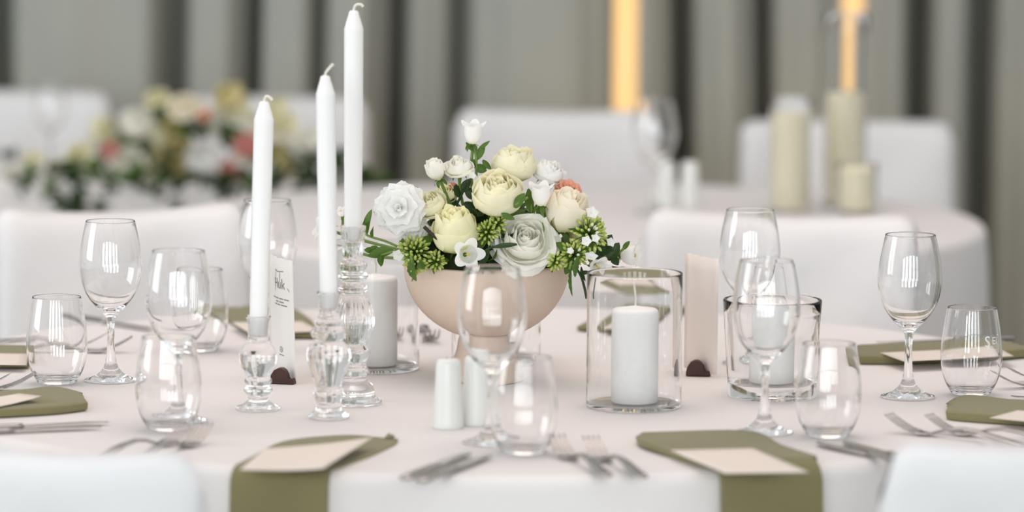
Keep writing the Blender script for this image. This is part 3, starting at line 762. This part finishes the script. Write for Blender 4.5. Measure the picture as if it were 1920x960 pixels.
def strip_petal(L, Wd, a0, a1, cup, ruf, freq, seed, nu=8, nv=8, shape=.55):
    rn = random.Random(seed); ph = rn.random() * 6; v = []; al = []; f = []; x = z = 0; pts = []
    for j in range(nv + 1):
        t = j / nv; a = a0 + (a1 - a0) * t; pts.append((x, z, a)); x += L / nv * sin(a); z += L / nv * cos(a)
    for j, (x, z, a) in enumerate(pts):
        t = j / nv; w_ = Wd * (sin(PI * min(1, t * .92 + .06)) ** shape)
        if j == nv: w_ *= .8
        for i in range(nu + 1):
            u = -1 + 2 * i / nu; nrm = (-cos(a), sin(a)); off = cup * u * u * w_ + ruf * t * t * sin(freq * u * PI + ph) + ruf * .3 * sin(2 * freq * u + 9 * t + ph) * t
            ln = -.10 * L * abs(u) ** 2 * t
            v.append((x + nrm[0] * off + sin(a) * ln, u * w_, z + nrm[1] * off + cos(a) * ln)); al.append(t)
    W = nu + 1
    for j in range(nv):
        for i in range(nu): a = j * W + i; f.append((a, a + 1, a + W + 1, a + W))
    me = mesh('petal', v, f, True, False); set_along(me, al); return me
# layers: radius, height, petals, curl outwards, closing at the top, rim waviness
TIGHT = [(.13, 1.36, 2, 0, .2, .03), (.24, 1.40, 3, .03, .25, .05), (.37, 1.44, 3, .05, .30, .06), (.52, 1.48, 4, .08, .34, .07), (.68, 1.50, 4, .16, .34, .08), (.84, 1.49, 4, .24, .34, .08), (.97, 1.44, 3, .34, .28, .07), (1.00, 1.12, 3, .70, .10, .07)]
OPEN = [(.12, .98, 2, 0, .2, .03), (.22, 1.0, 3, .04, .2, .05), (.34, 1.02, 3, .08, .2, .06), (.47, 1.02, 3, .14, .2, .07), (.60, 1.0, 4, .2, .2, .07), (.74, .95, 4, .30, .15, .07), (.86, .82, 4, .75, 0, .06), (.90, .62, 4, 1.6, 0, .07), (.92, .42, 4, 2.3, 0, .06)]
BUD = [(.14, 1.72, 2, 0, .3, .03), (.30, 1.76, 3, .05, .3, .05), (.46, 1.78, 3, .12, .3, .06), (.62, 1.74, 3, .25, .25, .06), (.76, 1.62, 4, .50, .2, .06)]
SPRAY = [(.2, 1.1, 3, .05, .3, .04), (.4, 1.14, 3, .1, .35, .06), (.62, 1.12, 4, .16, .35, .07), (.84, 1.02, 4, .3, .3, .07), (.95, .7, 4, .8, .05, .06)]
PM = {}
def petal_set(kind):
    if kind in PM: return PM[kind]
    L = []; sd = hash_(kind)
    if kind in ('tight', 'open', 'bud', 'spray'):
        lay = {'tight': TIGHT, 'open': OPEN, 'bud': BUD, 'spray': SPRAY}[kind]
        for k, (R, H, n, curl, cl, wv) in enumerate(lay):
            ms = [wrap_petal(R, H, PI / n * 1.3, curl * .42, cl, sd + 31 * k + q, ruf=wv) for q in range(2)]
            for q in range(n): L.append((ms[q % 2], 2 * PI * q / n + k * 2.4 + .25 * sin(k * 5 + q * 3), (.02 * sin(3 * q + k), .02 * cos(5 * q + k), -.012 * k + .03 * sin(7 * q + 2 * k))))
    elif kind == 'ruffle':
        for k, (a0, a1, L_, W_, n) in enumerate([(1.25, 2.0, 1.0, .48, 8), (1.05, 1.75, .96, .46, 7), (.75, 1.45, .84, .42, 6), (.4, 1.1, .64, .34, 5), (.1, .5, .42, .22, 3)]):
            ms = [strip_petal(L_, W_, a0, a1, .10, .045, 1.6, sd + 17 * k + q, 12, 8, .38) for q in range(3)]
            for q in range(n): L.append((ms[q % 3], 2 * PI * q / n + k * 1.1, (0, 0, .02 * k)))
    PM[kind] = L; return L
def hash_(s): return sum(ord(c) * (i + 3) for i, c in enumerate(s))
def with_mat(me, m, cache={}):
    k = (me.name, m.name)
    if k not in cache:
        c = me.copy(); c.materials.clear(); c.materials.append(m); cache[k] = c
    return cache[k]
calyx_me = None
def leaf_geo(L, W, bend=.3, fold=.25, n=8, serr=0.0):
    v = []; f = []; x = z = 0; a = 0
    for j in range(n + 1):
        t = j / n; w_ = W * sin(PI * min(1, (t * .93 + .05))) ** .8 * (1 + (serr if j % 2 else -serr))
        if j == n: w_ = W * .03
        for u in (-1, -.5, 0, .5, 1): v.append(Vector((x, u * w_, z + fold * abs(u) * w_ + .04 * W * sin(9 * t + 3 * u))))
        a -= bend / n * 2; x += L / n * cos(a); z += L / n * sin(a)
    for j in range(n):
        for i in range(4): q = j * 5 + i; f.append((q, q + 1, q + 6, q + 5))
    return v, f
def xform(geo, loc, direction, roll=0, s=1):
    q = Vector(direction).to_track_quat('X', 'Z').to_matrix() @ Matrix.Rotation(roll, 3, 'X')
    return [q @ (v * s) + Vector(loc) for v in geo[0]], geo[1]
def calyx(L=.75, W=.16):
    gs = []
    for k in range(5):
        a = 2 * PI * k / 5; g = leaf_geo(L, W, 1.0, .3, 6); gs.append(xform(g, (.12 * cos(a), .12 * sin(a), -.03), (cos(a) * .9, sin(a) * .9, .35)))
    g = tube_geo([(0, 0, -.28), (0, 0, -.12), (0, 0, .02), (0, 0, .1)], [.06, .17, .22, .18], 10); gs.append(g)
    return mesh('calyx', *join_geo(gs))
CAL = calyx(); CAL.materials.append(M['leaf'])
CAL2 = calyx(.95, .2); CAL2.materials.append(M['leaf'])
def stem_to(t, base, q, m='stem', r=.0022):
    """curved stem from the bloom's base into the foam, in the bloom's own frame"""
    inv = (Matrix.Translation(base) @ q.to_matrix().to_4x4()).inverted()
    end = CORE + (base - CORE) * .25; end.z = min(end.z, RIM + .005)
    ax = q @ Vector((0, 0, 1)); mid = base - ax * ((base - end).length * .35)
    pts = [inv @ p for p in spline([base + ax * .001, mid, end], 6)]
    link('stem', tube('stem', pts, r, 7), M[m], t)
def bloom(px, py, y, r_px, kind, m, axis, label, cat='rose', name='rose', cal=None, spin=0.0, stem=True, squash=1.0):
    y = row(y); c = Q(px, py, y); s = r_px * y / F; ax = Vector(axis).normalized(); q = ax.to_track_quat('Z', 'Y')
    hgt = {'tight': .76, 'open': .5, 'bud': .88, 'spray': .56, 'ruffle': .25}[kind] * s * squash
    base = c - ax * hgt
    t = thing(name, label, cat, base, q.to_euler(), 'blooms in the beige bowl')
    for me, a, off in petal_set(kind):
        p = link('petal', with_mat(me, M[m]), None, t, Vector(off) * s, (0, 0, a + spin)); p.scale = (s, s, s * squash)
    if cal is None: cal = CAL if kind != 'ruffle' else None
    if cal: k = link('calyx', cal, None, t); k.scale = (s * .8,) * 3
    if stem: stem_to(t, base, q)
    return t
fr = Vector((0, -1, 0))
bloom(933, 362, 4.275, 50, 'tight', 'cream', (-.05, -.62, .78), 'large cream rose at the middle of the bowl, full face', spin=.4, squash=1.0)
bloom(853, 432, 4.262, 44, 'tight', 'cream_green', (-.18, -.42, .90), 'tall cream rose low on the left, beside the white ruffled bloom', spin=1.1, squash=1.4)
bloom(985, 450, 4.262, 54, 'open', 'ivory', (.08, -.84, .54), 'wide open white rose over the bowl rim', spin=.2)
bloom(963, 308, 4.345, 43, 'tight', 'cream', (.06, -.22, .97), 'cream rose at the top right, behind the middle rose', spin=2.1)
bloom(1062, 396, 4.29, 53, 'bud', 'blush', (.34, -.42, .86), 'half-open blush cream rose on the right, with a green throat', spin=.9, cal=CAL2, squash=.95)
bloom(1092, 425, 4.36, 40, 'bud', 'blush', (.6, -.2, .75), 'pale rose tucked behind the half-open blush rose', spin=.3)
bloom(859, 312, 4.31, 30, 'spray', 'ivory', (-.1, -.45, .9), 'small white spray rose below the tall bell flower', spin=.5)
bloom(817, 318, 4.30, 25, 'bud', 'ivory', (-.35, -.35, .88), 'small white rosebud with green sepals, upper left', spin=.8, cal=CAL2)
bloom(808, 382, 4.285, 32, 'spray', 'cream', (-.25, -.7, .6), 'small cream spray rose right of the white ruffled bloom', spin=.1)
bloom(836, 362, 4.33, 24, 'spray', 'cream_green', (-.1, -.6, .7), 'greenish spray rose deep between the larger roses', spin=1.4)
bloom(1030, 322, 4.36, 34, 'spray', 'white_petal', (.3, -.4, .85), 'white bloom with pinkish edge, upper right beside the peach carnation', 'flower', 'garden_flower', spin=.6)
bloom(748, 390, 4.275, 56, 'ruffle', 'white_petal', (-.25, -.93, .25), 'large white ruffled bloom at the left of the bowl', 'flower', 'ruffled_flower')
bloom(1066, 352, 4.345, 30, 'ruffle', 'peach', (.2, -.45, .85), 'peach carnation behind the half-open blush rose', 'flower', 'carnation')
bloom(848, 352, 4.335, 13, 'ruffle', 'pink', (-.1, -.8, .5), 'tiny pink carnation deep among the stems', 'flower', 'carnation')
bloom(908, 385, 4.33, 12, 'ruffle', 'peach', (-.1, -.8, .5), 'tiny peach carnation left of the middle rose', 'flower', 'carnation')
bloom(772, 430, 4.29, 36, 'ruffle', 'white_petal', (-.1, -.8, -.1), 'white ruffled bloom under the largest ruffled one', 'flower', 'ruffled_flower', stem=False)

def bell_mesh(flare=.45, lobes=5):
    nv, nu = 14, 60; v = []; al = []; f = []
    for j in range(nv + 1):
        t = j / nv
        for i in range(nu):
            a = 2 * PI * i / nu; lob = (.5 + .5 * cos(lobes * a)) ** .6
            r = .42 + .48 * sin(min(1, t * 1.7) * PI / 2) - .10 * max(0, t - .4) + .02 * cos(lobes * a) * t
            k = max(0, (t - .72) / .28); r += flare * k ** 1.5 * (.35 + .65 * lob)
            if t < .15: r *= (t / .15) ** .5 * .9 + .1
            z = 2.0 * t - k * k * .55 * (1 - lob) - .25 * k * k * lob * flare
            v.append((r * cos(a), r * sin(a), z)); al.append(t)
    for j in range(nv):
        for i in range(nu): k2 = (i + 1) % nu; f.append((j * nu + i, j * nu + k2, (j + 1) * nu + k2, (j + 1) * nu + i))
    me = mesh('corolla', v, f); set_along(me, al); return me
BELL = bell_mesh(.45); BELLW = bell_mesh(.75)
STAM = mesh('stamen', *join_geo([tube_geo([(0, 0, .1), (.02 * math.cos(k * 1.26), .02 * sin(k * 1.26), .9), (.09 * cos(k * 1.26), .09 * sin(k * 1.26), 1.45)], [.05, .05, .09], 6) for k in range(5)])); STAM.materials.append(M['stamen'])
def bell(px, py, y, r_px, axis, label, me=BELL, m='white_petal', stem=True, sq=1.0):
    y = row(y); c = Q(px, py, y); s = r_px * y / F; ax = Vector(axis).normalized(); q = ax.to_track_quat('Z', 'Y'); base = c - ax * s * sq
    t = thing('bell_flower', label, 'flower', base, q.to_euler(), 'bell flowers in the beige bowl')
    for nm, mm in (('corolla', with_mat(me, M[m])), ('stamen', STAM)):
        o = link(nm, mm, None, t); o.scale = (s, s, s * sq)
    k = link('calyx', CAL2, None, t); k.scale = (s * 1.1,) * 3
    if stem: stem_to(t, base, q)
bell(887, 248, 4.33, 19, (.02, -.12, 1), 'white bell flower standing highest above the bowl', sq=1.25)
bell(1014, 364, 4.275, 20, (.0, -.15, 1), 'upright white bell flower between the two right roses', sq=1.2)
bell(876, 477, 4.235, 20, (.22, -.90, .12), 'white bell flower facing out, with yellow stamens, at the rim', BELLW)
bell(1183, 479, 4.33, 21, (.95, -.30, .05), 'pale bell flower reaching out to the right above the candle glass', BELLW, sq=1.0)
bell(1120, 500, 4.27, 16, (.4, -.9, -.3), 'small white bell flower drooping at the right rim', BELLW)
bell(606, 428, 4.36, 16, (-.9, -.3, .3), 'white bell flower peeping out behind the middle taper candle', BELLW, sq=1.0)
bell(640, 398, 4.37, 9, (-.3, -.3, .9), 'tiny white bell flower behind the tallest taper candle')

# ---- phlox bud clusters
def bud_cluster(px, py, y, r_px, n, axis, label, white=0, squash=1.0):
    y = row(y); c = Q(px, py, y); R = r_px * y / F; ax = Vector(axis).normalized(); q = ax.to_track_quat('Z', 'Y'); rn = random.Random(int(px * 7 + py))
    t = thing('phlox_cluster', label, 'flower', c - ax * R * .6, q.to_euler(), 'green bud clusters in the beige bowl')
    gs = []; ws = []; st = []
    n = int(n * 1.4)
    for k in range(n):
        th = math.acos(1 - 1.25 * (k + .5) / n); a = k * 2.4; d = Vector((sin(th) * cos(a), sin(th) * sin(a), cos(th) * squash)); rr = R * .86 * rn.uniform(.55, 1.08)
        p1 = d * rr; p0 = d * rr * .55; bl = .0060; g = tube_geo([p1 - d * bl * .2, p1 + d * bl * .15, p1 + d * bl * .55, p1 + d * bl * .9, p1 + d * bl * 1.15], [.0008, .0017, .0021, .0015, .0004], 7)
        (ws if k < white else gs).append(g); st.append(tube_geo([Vector((0, 0, 0)), p0, p1], .0009, 5))
    o = link('buds', mesh('buds', *join_geo(gs)), M['bud'], t); o['kind'] = 'stuff'
    o = link('stalks', mesh('stalks', *join_geo(st)), M['leaf'], t); o['kind'] = 'stuff'
    if ws: o = link('white_buds', mesh('white_buds', *join_geo(ws)), M['white_petal'], t); o['kind'] = 'stuff'
    lf = mesh('leaf', *leaf_geo(R * 1.6, R * .35, .5)); lf.materials.append(M['leaf'])
    for k in range(3):
        a = k * 2.1 + rn.random(); link('leaf', lf, None, t, (0, 0, -.002), (0, -.3, a))
    link('stem', tube('stem', [(0, 0, 0), (0, 0, -R * .9), (0, 0, -R * 1.6)], .0016, 6), M['stem'], t)
bud_cluster(774, 466, 4.262, 32, 42, (-.2, -.85, .4), 'green phlox bud cluster at the left rim, under the ruffled bloom')
bud_cluster(780, 503, 4.255, 20, 20, (-.1, -.7, -.7), 'green phlox buds hanging over the left rim of the bowl')
bud_cluster(912, 430, 4.258, 24, 26, (-.1, -.8, .5), 'green phlox buds between the low left rose and open white rose')
bud_cluster(938, 416, 4.265, 18, 16, (.5, -.7, .5), 'small green phlox buds just under the middle rose')
bud_cluster(1112, 432, 4.262, 36, 52, (.35, -.8, .5), 'large green phlox bud cluster at the right rim', 5)
bud_cluster(1078, 478, 4.255, 27, 30, (.1, -.9, .1), 'green phlox buds hanging right of the open white rose', 4)
bud_cluster(1041, 492, 4.25, 15, 14, (.0, -.9, .0), 'small phlox buds touching the open white rose')
bud_cluster(818, 488, 4.262, 17, 16, (.0, -.9, .3), 'small phlox buds on the rim left of the outward bell flower')
# little white phlox florets
flo = [strip_petal(1, .42, 1.1, 1.6, .1, .03, 1, 5, 5, 5)]
def floret(px, py, y, r_px, axis, label):
    y = row(y); c = Q(px, py, y); s = r_px * y / F; q = Vector(axis).normalized().to_track_quat('Z', 'Y')
    t = thing('phlox_floret', label, 'flower', c, q.to_euler(), 'white florets in the beige bowl')
    for k in range(5):
        o = link('petal', with_mat(flo[0], M['white_petal']), None, t, (0, 0, 0), (0, 0, k * 1.2566)); o.scale = (s,) * 3
    o = link('stem', tube('stem', [(0, 0, 0), (0, 0, -.012)], .001, 5), M['stem'], t)
floret(1109, 400, 4.27, 15, (.3, -.8, .5), 'white floret on the side of the half-open blush rose')
floret(1100, 452, 4.235, 12, (-.2, -.9, .2), 'white floret low on the large green bud cluster')
floret(1116, 447, 4.235, 10, (.3, -.9, .3), 'white floret high on the large green bud cluster')
floret(1108, 483, 4.25, 15, (.1, -.6, .8), 'white floret right above the drooping bell flower')
floret(1144, 455, 4.28, 11, (.4, -.8, .4), 'white floret at the far right edge of the bud cluster')
floret(748, 478, 4.262, 14, (-.4, -.8, -.2), 'white floret left of the rim bud cluster')
floret(1070, 470, 4.245, 8, (-.3, -.9, .2), 'white floret beside the hanging right buds')
floret(885, 330, 4.30, 9, (.2, -.8, .5), 'white floret beside the upper spray rose')

# ---- leaf sprigs: stem path in pixels, then leaves (px, py from, px, py to, half width px)
def sprig(y, stem_px, leaves, label, m='leaf', sr=.0018, serr=.0, roll=0.0):
    y = row(y)
    pts = [Q(a, b, y + (c if len(s_) > 2 else 0)) for s_ in stem_px for a, b, c in [(s_ + (0,))[:3]]]
    org = pts[0].copy()
    t = thing('leaf_sprig', label, 'foliage sprig', org, None, 'leafy sprigs in the beige bowl')
    link('stem', tube('stem', [p - org for p in spline(pts, 5)], sr, 6), M['stem' if m == 'leaf' else m], t)
    for lf in leaves:
        a = Q(lf[0], lf[1], y); b = Q(lf[2], lf[3], y - (lf[5] if len(lf) > 5 else .004)); d = b - a; L = d.length
        g = leaf_geo(1, lf[4] * y / F / L, .12, .35, 10, serr); v, f = xform((g[0], g[1]), (0, 0, 0), d, roll + (PI / 2 if len(lf) < 7 else lf[6]), L)
        link('leaf', mesh('leaf', v, f), M[m], t, a - org)
R2 = PI / 2
sprig(4.27, [(745, 462), (722, 452), (690, 442), (682, 432)], [(688, 440, 692, 392, 11), (684, 436, 681, 410, 6), (700, 445, 698, 424, 9)], 'upright leafy sprig at the far left of the bowl')
sprig(4.265, [(755, 470), (735, 472), (712, 478)], [(738, 470, 688, 478, 11, .004, 1.3), (718, 476, 712, 500, 9), (712, 474, 694, 462, 8), (704, 470, 682, 468, 6)], 'low leafy sprig left of the bowl, near the fluted candlestick')
sprig(4.245, [(770, 480), (775, 495)], [(772, 486, 776, 528, 13), (785, 488, 795, 505, 8)], 'leaf hanging over the left rim with the phlox buds', serr=.08)
sprig(4.24, [(1072, 490), (1068, 505)], [(1071, 500, 1067, 556, 6.5), (1085, 480, 1075, 520, 7)], 'long serrated leaf hanging below the right rim', serr=.12)
sprig(4.255, [(1072, 492), (1088, 515), (1096, 540), (1100, 560)], [(1090, 500, 1095, 528, 5), (1088, 512, 1106, 510, 4)], 'thin drooping sprig left of the sharp candle glass', 'dark_leaf')
sprig(4.29, [(1100, 470), (1130, 465), (1150, 470)], [(1125, 480, 1146, 440, 14), (1140, 488, 1160, 455, 12), (1118, 490, 1110, 460, 12), (1150, 478, 1158, 498, 9), (1130, 470, 1125, 502, 10)], 'dark leafy sprig at the right of the bowl', 'dark_leaf')
sprig(4.32, [(1150, 478), (1165, 470), (1172, 462)], [(1168, 468, 1180, 452, 5)], 'small leaf tip left of the reaching bell flower')
sprig(4.30, [(1120, 495), (1160, 503), (1195, 507)], [(1160, 502, 1180, 508, 5), (1180, 505, 1200, 510, 4)], 'thin trailing sprig along the rim of the sharp candle glass', 'dark_leaf')
sprig(4.245, [(900, 500), (905, 475), (925, 462)], [(922, 464, 972, 456, 5, .01, 1.2), (905, 495, 915, 466, 9), (905, 488, 898, 512, 8), (912, 500, 935, 505, 9)], 'long curved leaf crossing the open white rose', 'dark_leaf')
sprig(4.33, [(893, 330), (893, 300), (890, 282)], [(893, 300, 908, 275, 7), (892, 310, 912, 322, 9), (893, 300, 878, 318, 9), (905, 300, 920, 318, 6), (890, 285, 872, 266, 4), (895, 283, 918, 264, 4)], 'leafy stem under the highest bell flower')
sprig(4.325, [(850, 395), (868, 360), (875, 340)], [(868, 360, 880, 335, 9), (862, 370, 852, 345, 8), (872, 352, 896, 375, 10), (870, 380, 900, 400, 11), (855, 385, 838, 372, 8)], 'leafy stem behind the upper spray roses', 'dark_leaf')
sprig(4.30, [(1000, 420), (995, 385), (990, 355)], [(998, 400, 988, 352, 10), (995, 395, 1005, 425, 10), (985, 395, 955, 410, 9), (1005, 395, 1030, 400, 12), (960, 408, 940, 398, 8)], 'broad leaves under the upright bell flower between the roses', 'leaf')
sprig(4.25, [(965, 385), (990, 370)], [(965, 390, 983, 362, 9), (940, 400, 965, 412, 6)], 'yellow-green leaf at the lower edge of the middle rose', 'leaf')
sprig(4.25, [(880, 425), (830, 450), (795, 425)], [(860, 470, 880, 448, 7)], 'dark woody twig left of the low left rose', 'bark', .0028)
rn = random.Random(3)
for k in range(46):             # short dark filler leaves all round the mound
    a = 2 * PI * rn.random(); e = rn.uniform(.15, 1.2); d = Vector((cos(a) * cos(e), sin(a) * cos(e), sin(e)))
    p = Vector((BC.x + .088 * d.x, BC.y + .088 * d.y, RIM + .068 * d.z)); org = p
    t = thing('leaf_sprig', 'dark filler leaves pressed between the blooms in the beige bowl', 'foliage sprig', org, None, 'dark filler leaves in the beige bowl')
    for q in range(3):
        dd = (d + Vector((rn.uniform(-.8, .8), rn.uniform(-.8, .8), rn.uniform(-.5, .8)))).normalized()
        g = leaf_geo(1, rn.uniform(.22, .34), .3, .3, 7); v, f = xform(g, (0, 0, 0), dd, rn.uniform(-1, 1), rn.uniform(.024, .04))
        link('leaf', mesh('leaf', v, f), M['dark_leaf'] if rn.random() < .7 else M['leaf'], t)

# ------------------------------------------------------------------ far flower garland on the long table
def merged_bloom(kind):
    gs = []; al = []
    for me, a, off in petal_set(kind):
        R_ = Matrix.Rotation(a, 3, 'Z'); gs.append(([R_ @ v.co + Vector(off) for v in me.vertices], [tuple(p.vertices) for p in me.polygons]))
        al += [d.value for d in me.attributes['along'].data]
    me = mesh('far_bloom', *join_geo(gs), True, False); set_along(me, al); return me
FB = {k: merged_bloom(k) for k in ('spray', 'open', 'ruffle')}
def far_bloom(px, py, y, r_px, kind, m, label, grp):
    y = row(y); c = Q(px, py, y); s = r_px * (1.15 if kind == 'open' else 1.45) * y / F; rn = random.Random(int(px * 3 + py))
    ax = Vector((rn.uniform(-.4, .4), -.8, rn.uniform(.2, .8)))
    o = link('garland_flower', with_mat(FB[kind], M[m]), None, None, c - ax.normalized() * s * .4, ax.to_track_quat('Z', 'Y').to_euler()); o.scale = (s,) * 3
    tag(o, label, 'flower', grp)
COUNT = {}
for px, py, r, kind, m in [(297, 190, 17, 'spray', 'cream'), (344, 198, 22, 'open', 'blush'), (431, 182, 21, 'spray', 'yellow_cream'), (446, 203, 18, 'spray', 'cream'), (322, 245, 26, 'open', 'yellow_cream'),
                           (256, 232, 23, 'spray', 'ivory'), (404, 226, 24, 'open', 'ivory'), (366, 212, 18, 'spray', 'blush'), (283, 262, 22, 'spray', 'cream'), (237, 303, 26, 'open', 'ivory'), (336, 290, 27, 'open', 'yellow_cream'),
                           (340, 330, 20, 'spray', 'yellow_cream'), (382, 300, 24, 'spray', 'white_petal'), (278, 305, 20, 'spray', 'cream'), (150, 296, 20, 'spray', 'cream'), (190, 243, 17, 'spray', 'cream'), (172, 268, 14, 'spray', 'ivory'),
                           (530, 230, 21, 'open', 'cream'), (562, 276, 22, 'spray', 'ivory'), (528, 292, 20, 'spray', 'yellow_cream'), (548, 330, 18, 'spray', 'cream'), (502, 250, 16, 'spray', 'blush'), (588, 262, 18, 'spray', 'ivory'),
                           (468, 232, 20, 'spray', 'ivory'), (456, 302, 18, 'spray', 'ivory'), (20, 330, 16, 'spray', 'ivory'), (62, 300, 14, 'spray', 'cream'), (104, 312, 14, 'spray', 'ivory'), (520, 205, 16, 'spray', 'cream'),
                           (402, 360, 13, 'spray', 'cream'), (230, 340, 13, 'spray', 'cream')]:
    kindname = {'cream': 'cream rose', 'blush': 'blush rose', 'yellow_cream': 'buttery yellow rose', 'ivory': 'ivory rose', 'white_petal': 'large white rose'}[m]
    COUNT.setdefault(m, []).append((px, py, r, kind, kindname))
ORD = ['first', 'second', 'third', 'fourth', 'fifth', 'sixth', 'seventh', 'eighth', 'ninth', 'tenth', 'eleventh', 'twelfth', 'thirteenth', 'fourteenth']
for m, L_ in COUNT.items():
    L_.sort()
    for k, (px, py, r, kind, kindname) in enumerate(L_):
        lb = kindname + ' in the garland on the long table' + (', %s from its left end' % ORD[k] if len(L_) > 1 else '')
        far_bloom(px, py, 8.02 + .06 * sin(px), r, kind, m, lb, kindname + 's in the far garland')
for px, py, r, m, lb in [(206, 280, 15, 'pink', 'pink carnation at the left of the far garland'), (432, 318, 20, 'pink', 'pink carnation low beside the white rose in the far garland'),
                         (463, 268, 20, 'pink', 'pink carnation high beside the short candle in the far garland'), (380, 212, 12, 'peach', 'peach carnation near the top of the far garland')]:
    far_bloom(px, py, 7.97, r, 'ruffle', m, lb, 'carnations in the far garland')
LC = []
for k in range(4):
    rn = random.Random(60 + k); gs = []
    for q in range(13):
        d = Vector((rn.uniform(-1, 1), rn.uniform(-1, .3), rn.uniform(-.5, 1))).normalized(); g = leaf_geo(1, rn.uniform(.2, .32), .4, .3, 6)
        gs.append(xform(g, d * .15, d, rn.uniform(-2, 2), rn.uniform(.6, 1.0)))
    me = mesh('foliage', *join_geo(gs)); LC.append(me)
def far_leaf(px, py, y, r_px, m, label, grp):
    y = row(y); c = Q(px, py, y); s = r_px * y / F; k = int(px + py) % 4
    o = link('leaf_cluster', with_mat(LC[k], M[m]), None, None, c, (random.uniform(-.5, .5), random.uniform(-.5, .5), random.random() * 6)); o.scale = (s,) * 3
    tag(o, label, 'foliage', grp)
for px, py, r, m in [(368, 238, 34, 'dark_leaf'), (416, 258, 34, 'dark_leaf'), (262, 274, 30, 'dark_leaf'), (305, 214, 26, 'leaf'), (112, 328, 40, 'dark_leaf'), (160, 320, 36, 'leaf'), (60, 335, 30, 'leaf'), (18, 292, 22, 'dark_leaf'),
                     (185, 290, 30, 'dark_leaf'), (230, 258, 26, 'leaf'), (215, 335, 36, 'leaf'), (262, 335, 36, 'leaf'), (300, 335, 34, 'dark_leaf'), (375, 335, 34, 'dark_leaf'), (420, 345, 34, 'dark_leaf'), (470, 340, 38, 'dark_leaf'),
                     (510, 335, 36, 'dark_leaf'), (560, 310, 40, 'dark_leaf'), (585, 335, 42, 'dark_leaf'), (625, 320, 42, 'dark_leaf'), (660, 335, 38, 'dark_leaf'), (700, 340, 36, 'leaf'), (725, 345, 24, 'dark_leaf'), (310, 290, 26, 'dark_leaf'),
                     (440, 255, 30, 'leaf'), (490, 290, 28, 'leaf'), (345, 250, 24, 'leaf'), (590, 290, 28, 'dark_leaf'), (640, 290, 26, 'dark_leaf')]:
    n_ = 'dark green' if m == 'dark_leaf' else 'fresh green'
    far_leaf(px, py, (8.0 if py < 315 else 7.93), r * 1.15, m, n_ + ' leaves filling the blurred garland on the long table', n_ + ' leaves in the far garland')
for px, py, r, lb in [(126, 376, 34, 'dark leaves trailing down the long cloth, left of the garland'), (140, 398, 26, 'lowest dark leaves trailing above the dipped chair'), (195, 386, 22, 'small dark leaves trailing on the long cloth'),
                      (325, 388, 22, 'dark leaves trailing on the long cloth under the yellow roses'), (425, 366, 24, 'dark leaves trailing on the long cloth left of the short candle'), (576, 405, 30, 'dark leaves trailing between the short and middle taper candles'),
                      (590, 385, 20, 'dark leaves trailing just above the lowest ones by the middle candle'), (285, 362, 22, 'green leaves trailing under the middle of the garland')]:
    far_leaf(px, py, 7.83, r * 1.25, 'dark_leaf', lb, 'trailing leaves of the far garland')

for k, px in enumerate((40, 88, 150, 205, 250, 292, 340, 385, 430, 470, 520, 560, 604, 648, 690)):
    far_leaf(px, 344 + 6 * sin(k * 2.3), 7.87, 27, 'leaf' if k % 4 == 1 else 'dark_leaf', 'leaves of the far garland hanging over the edge of the long table', 'leaves over the edge of the long table')
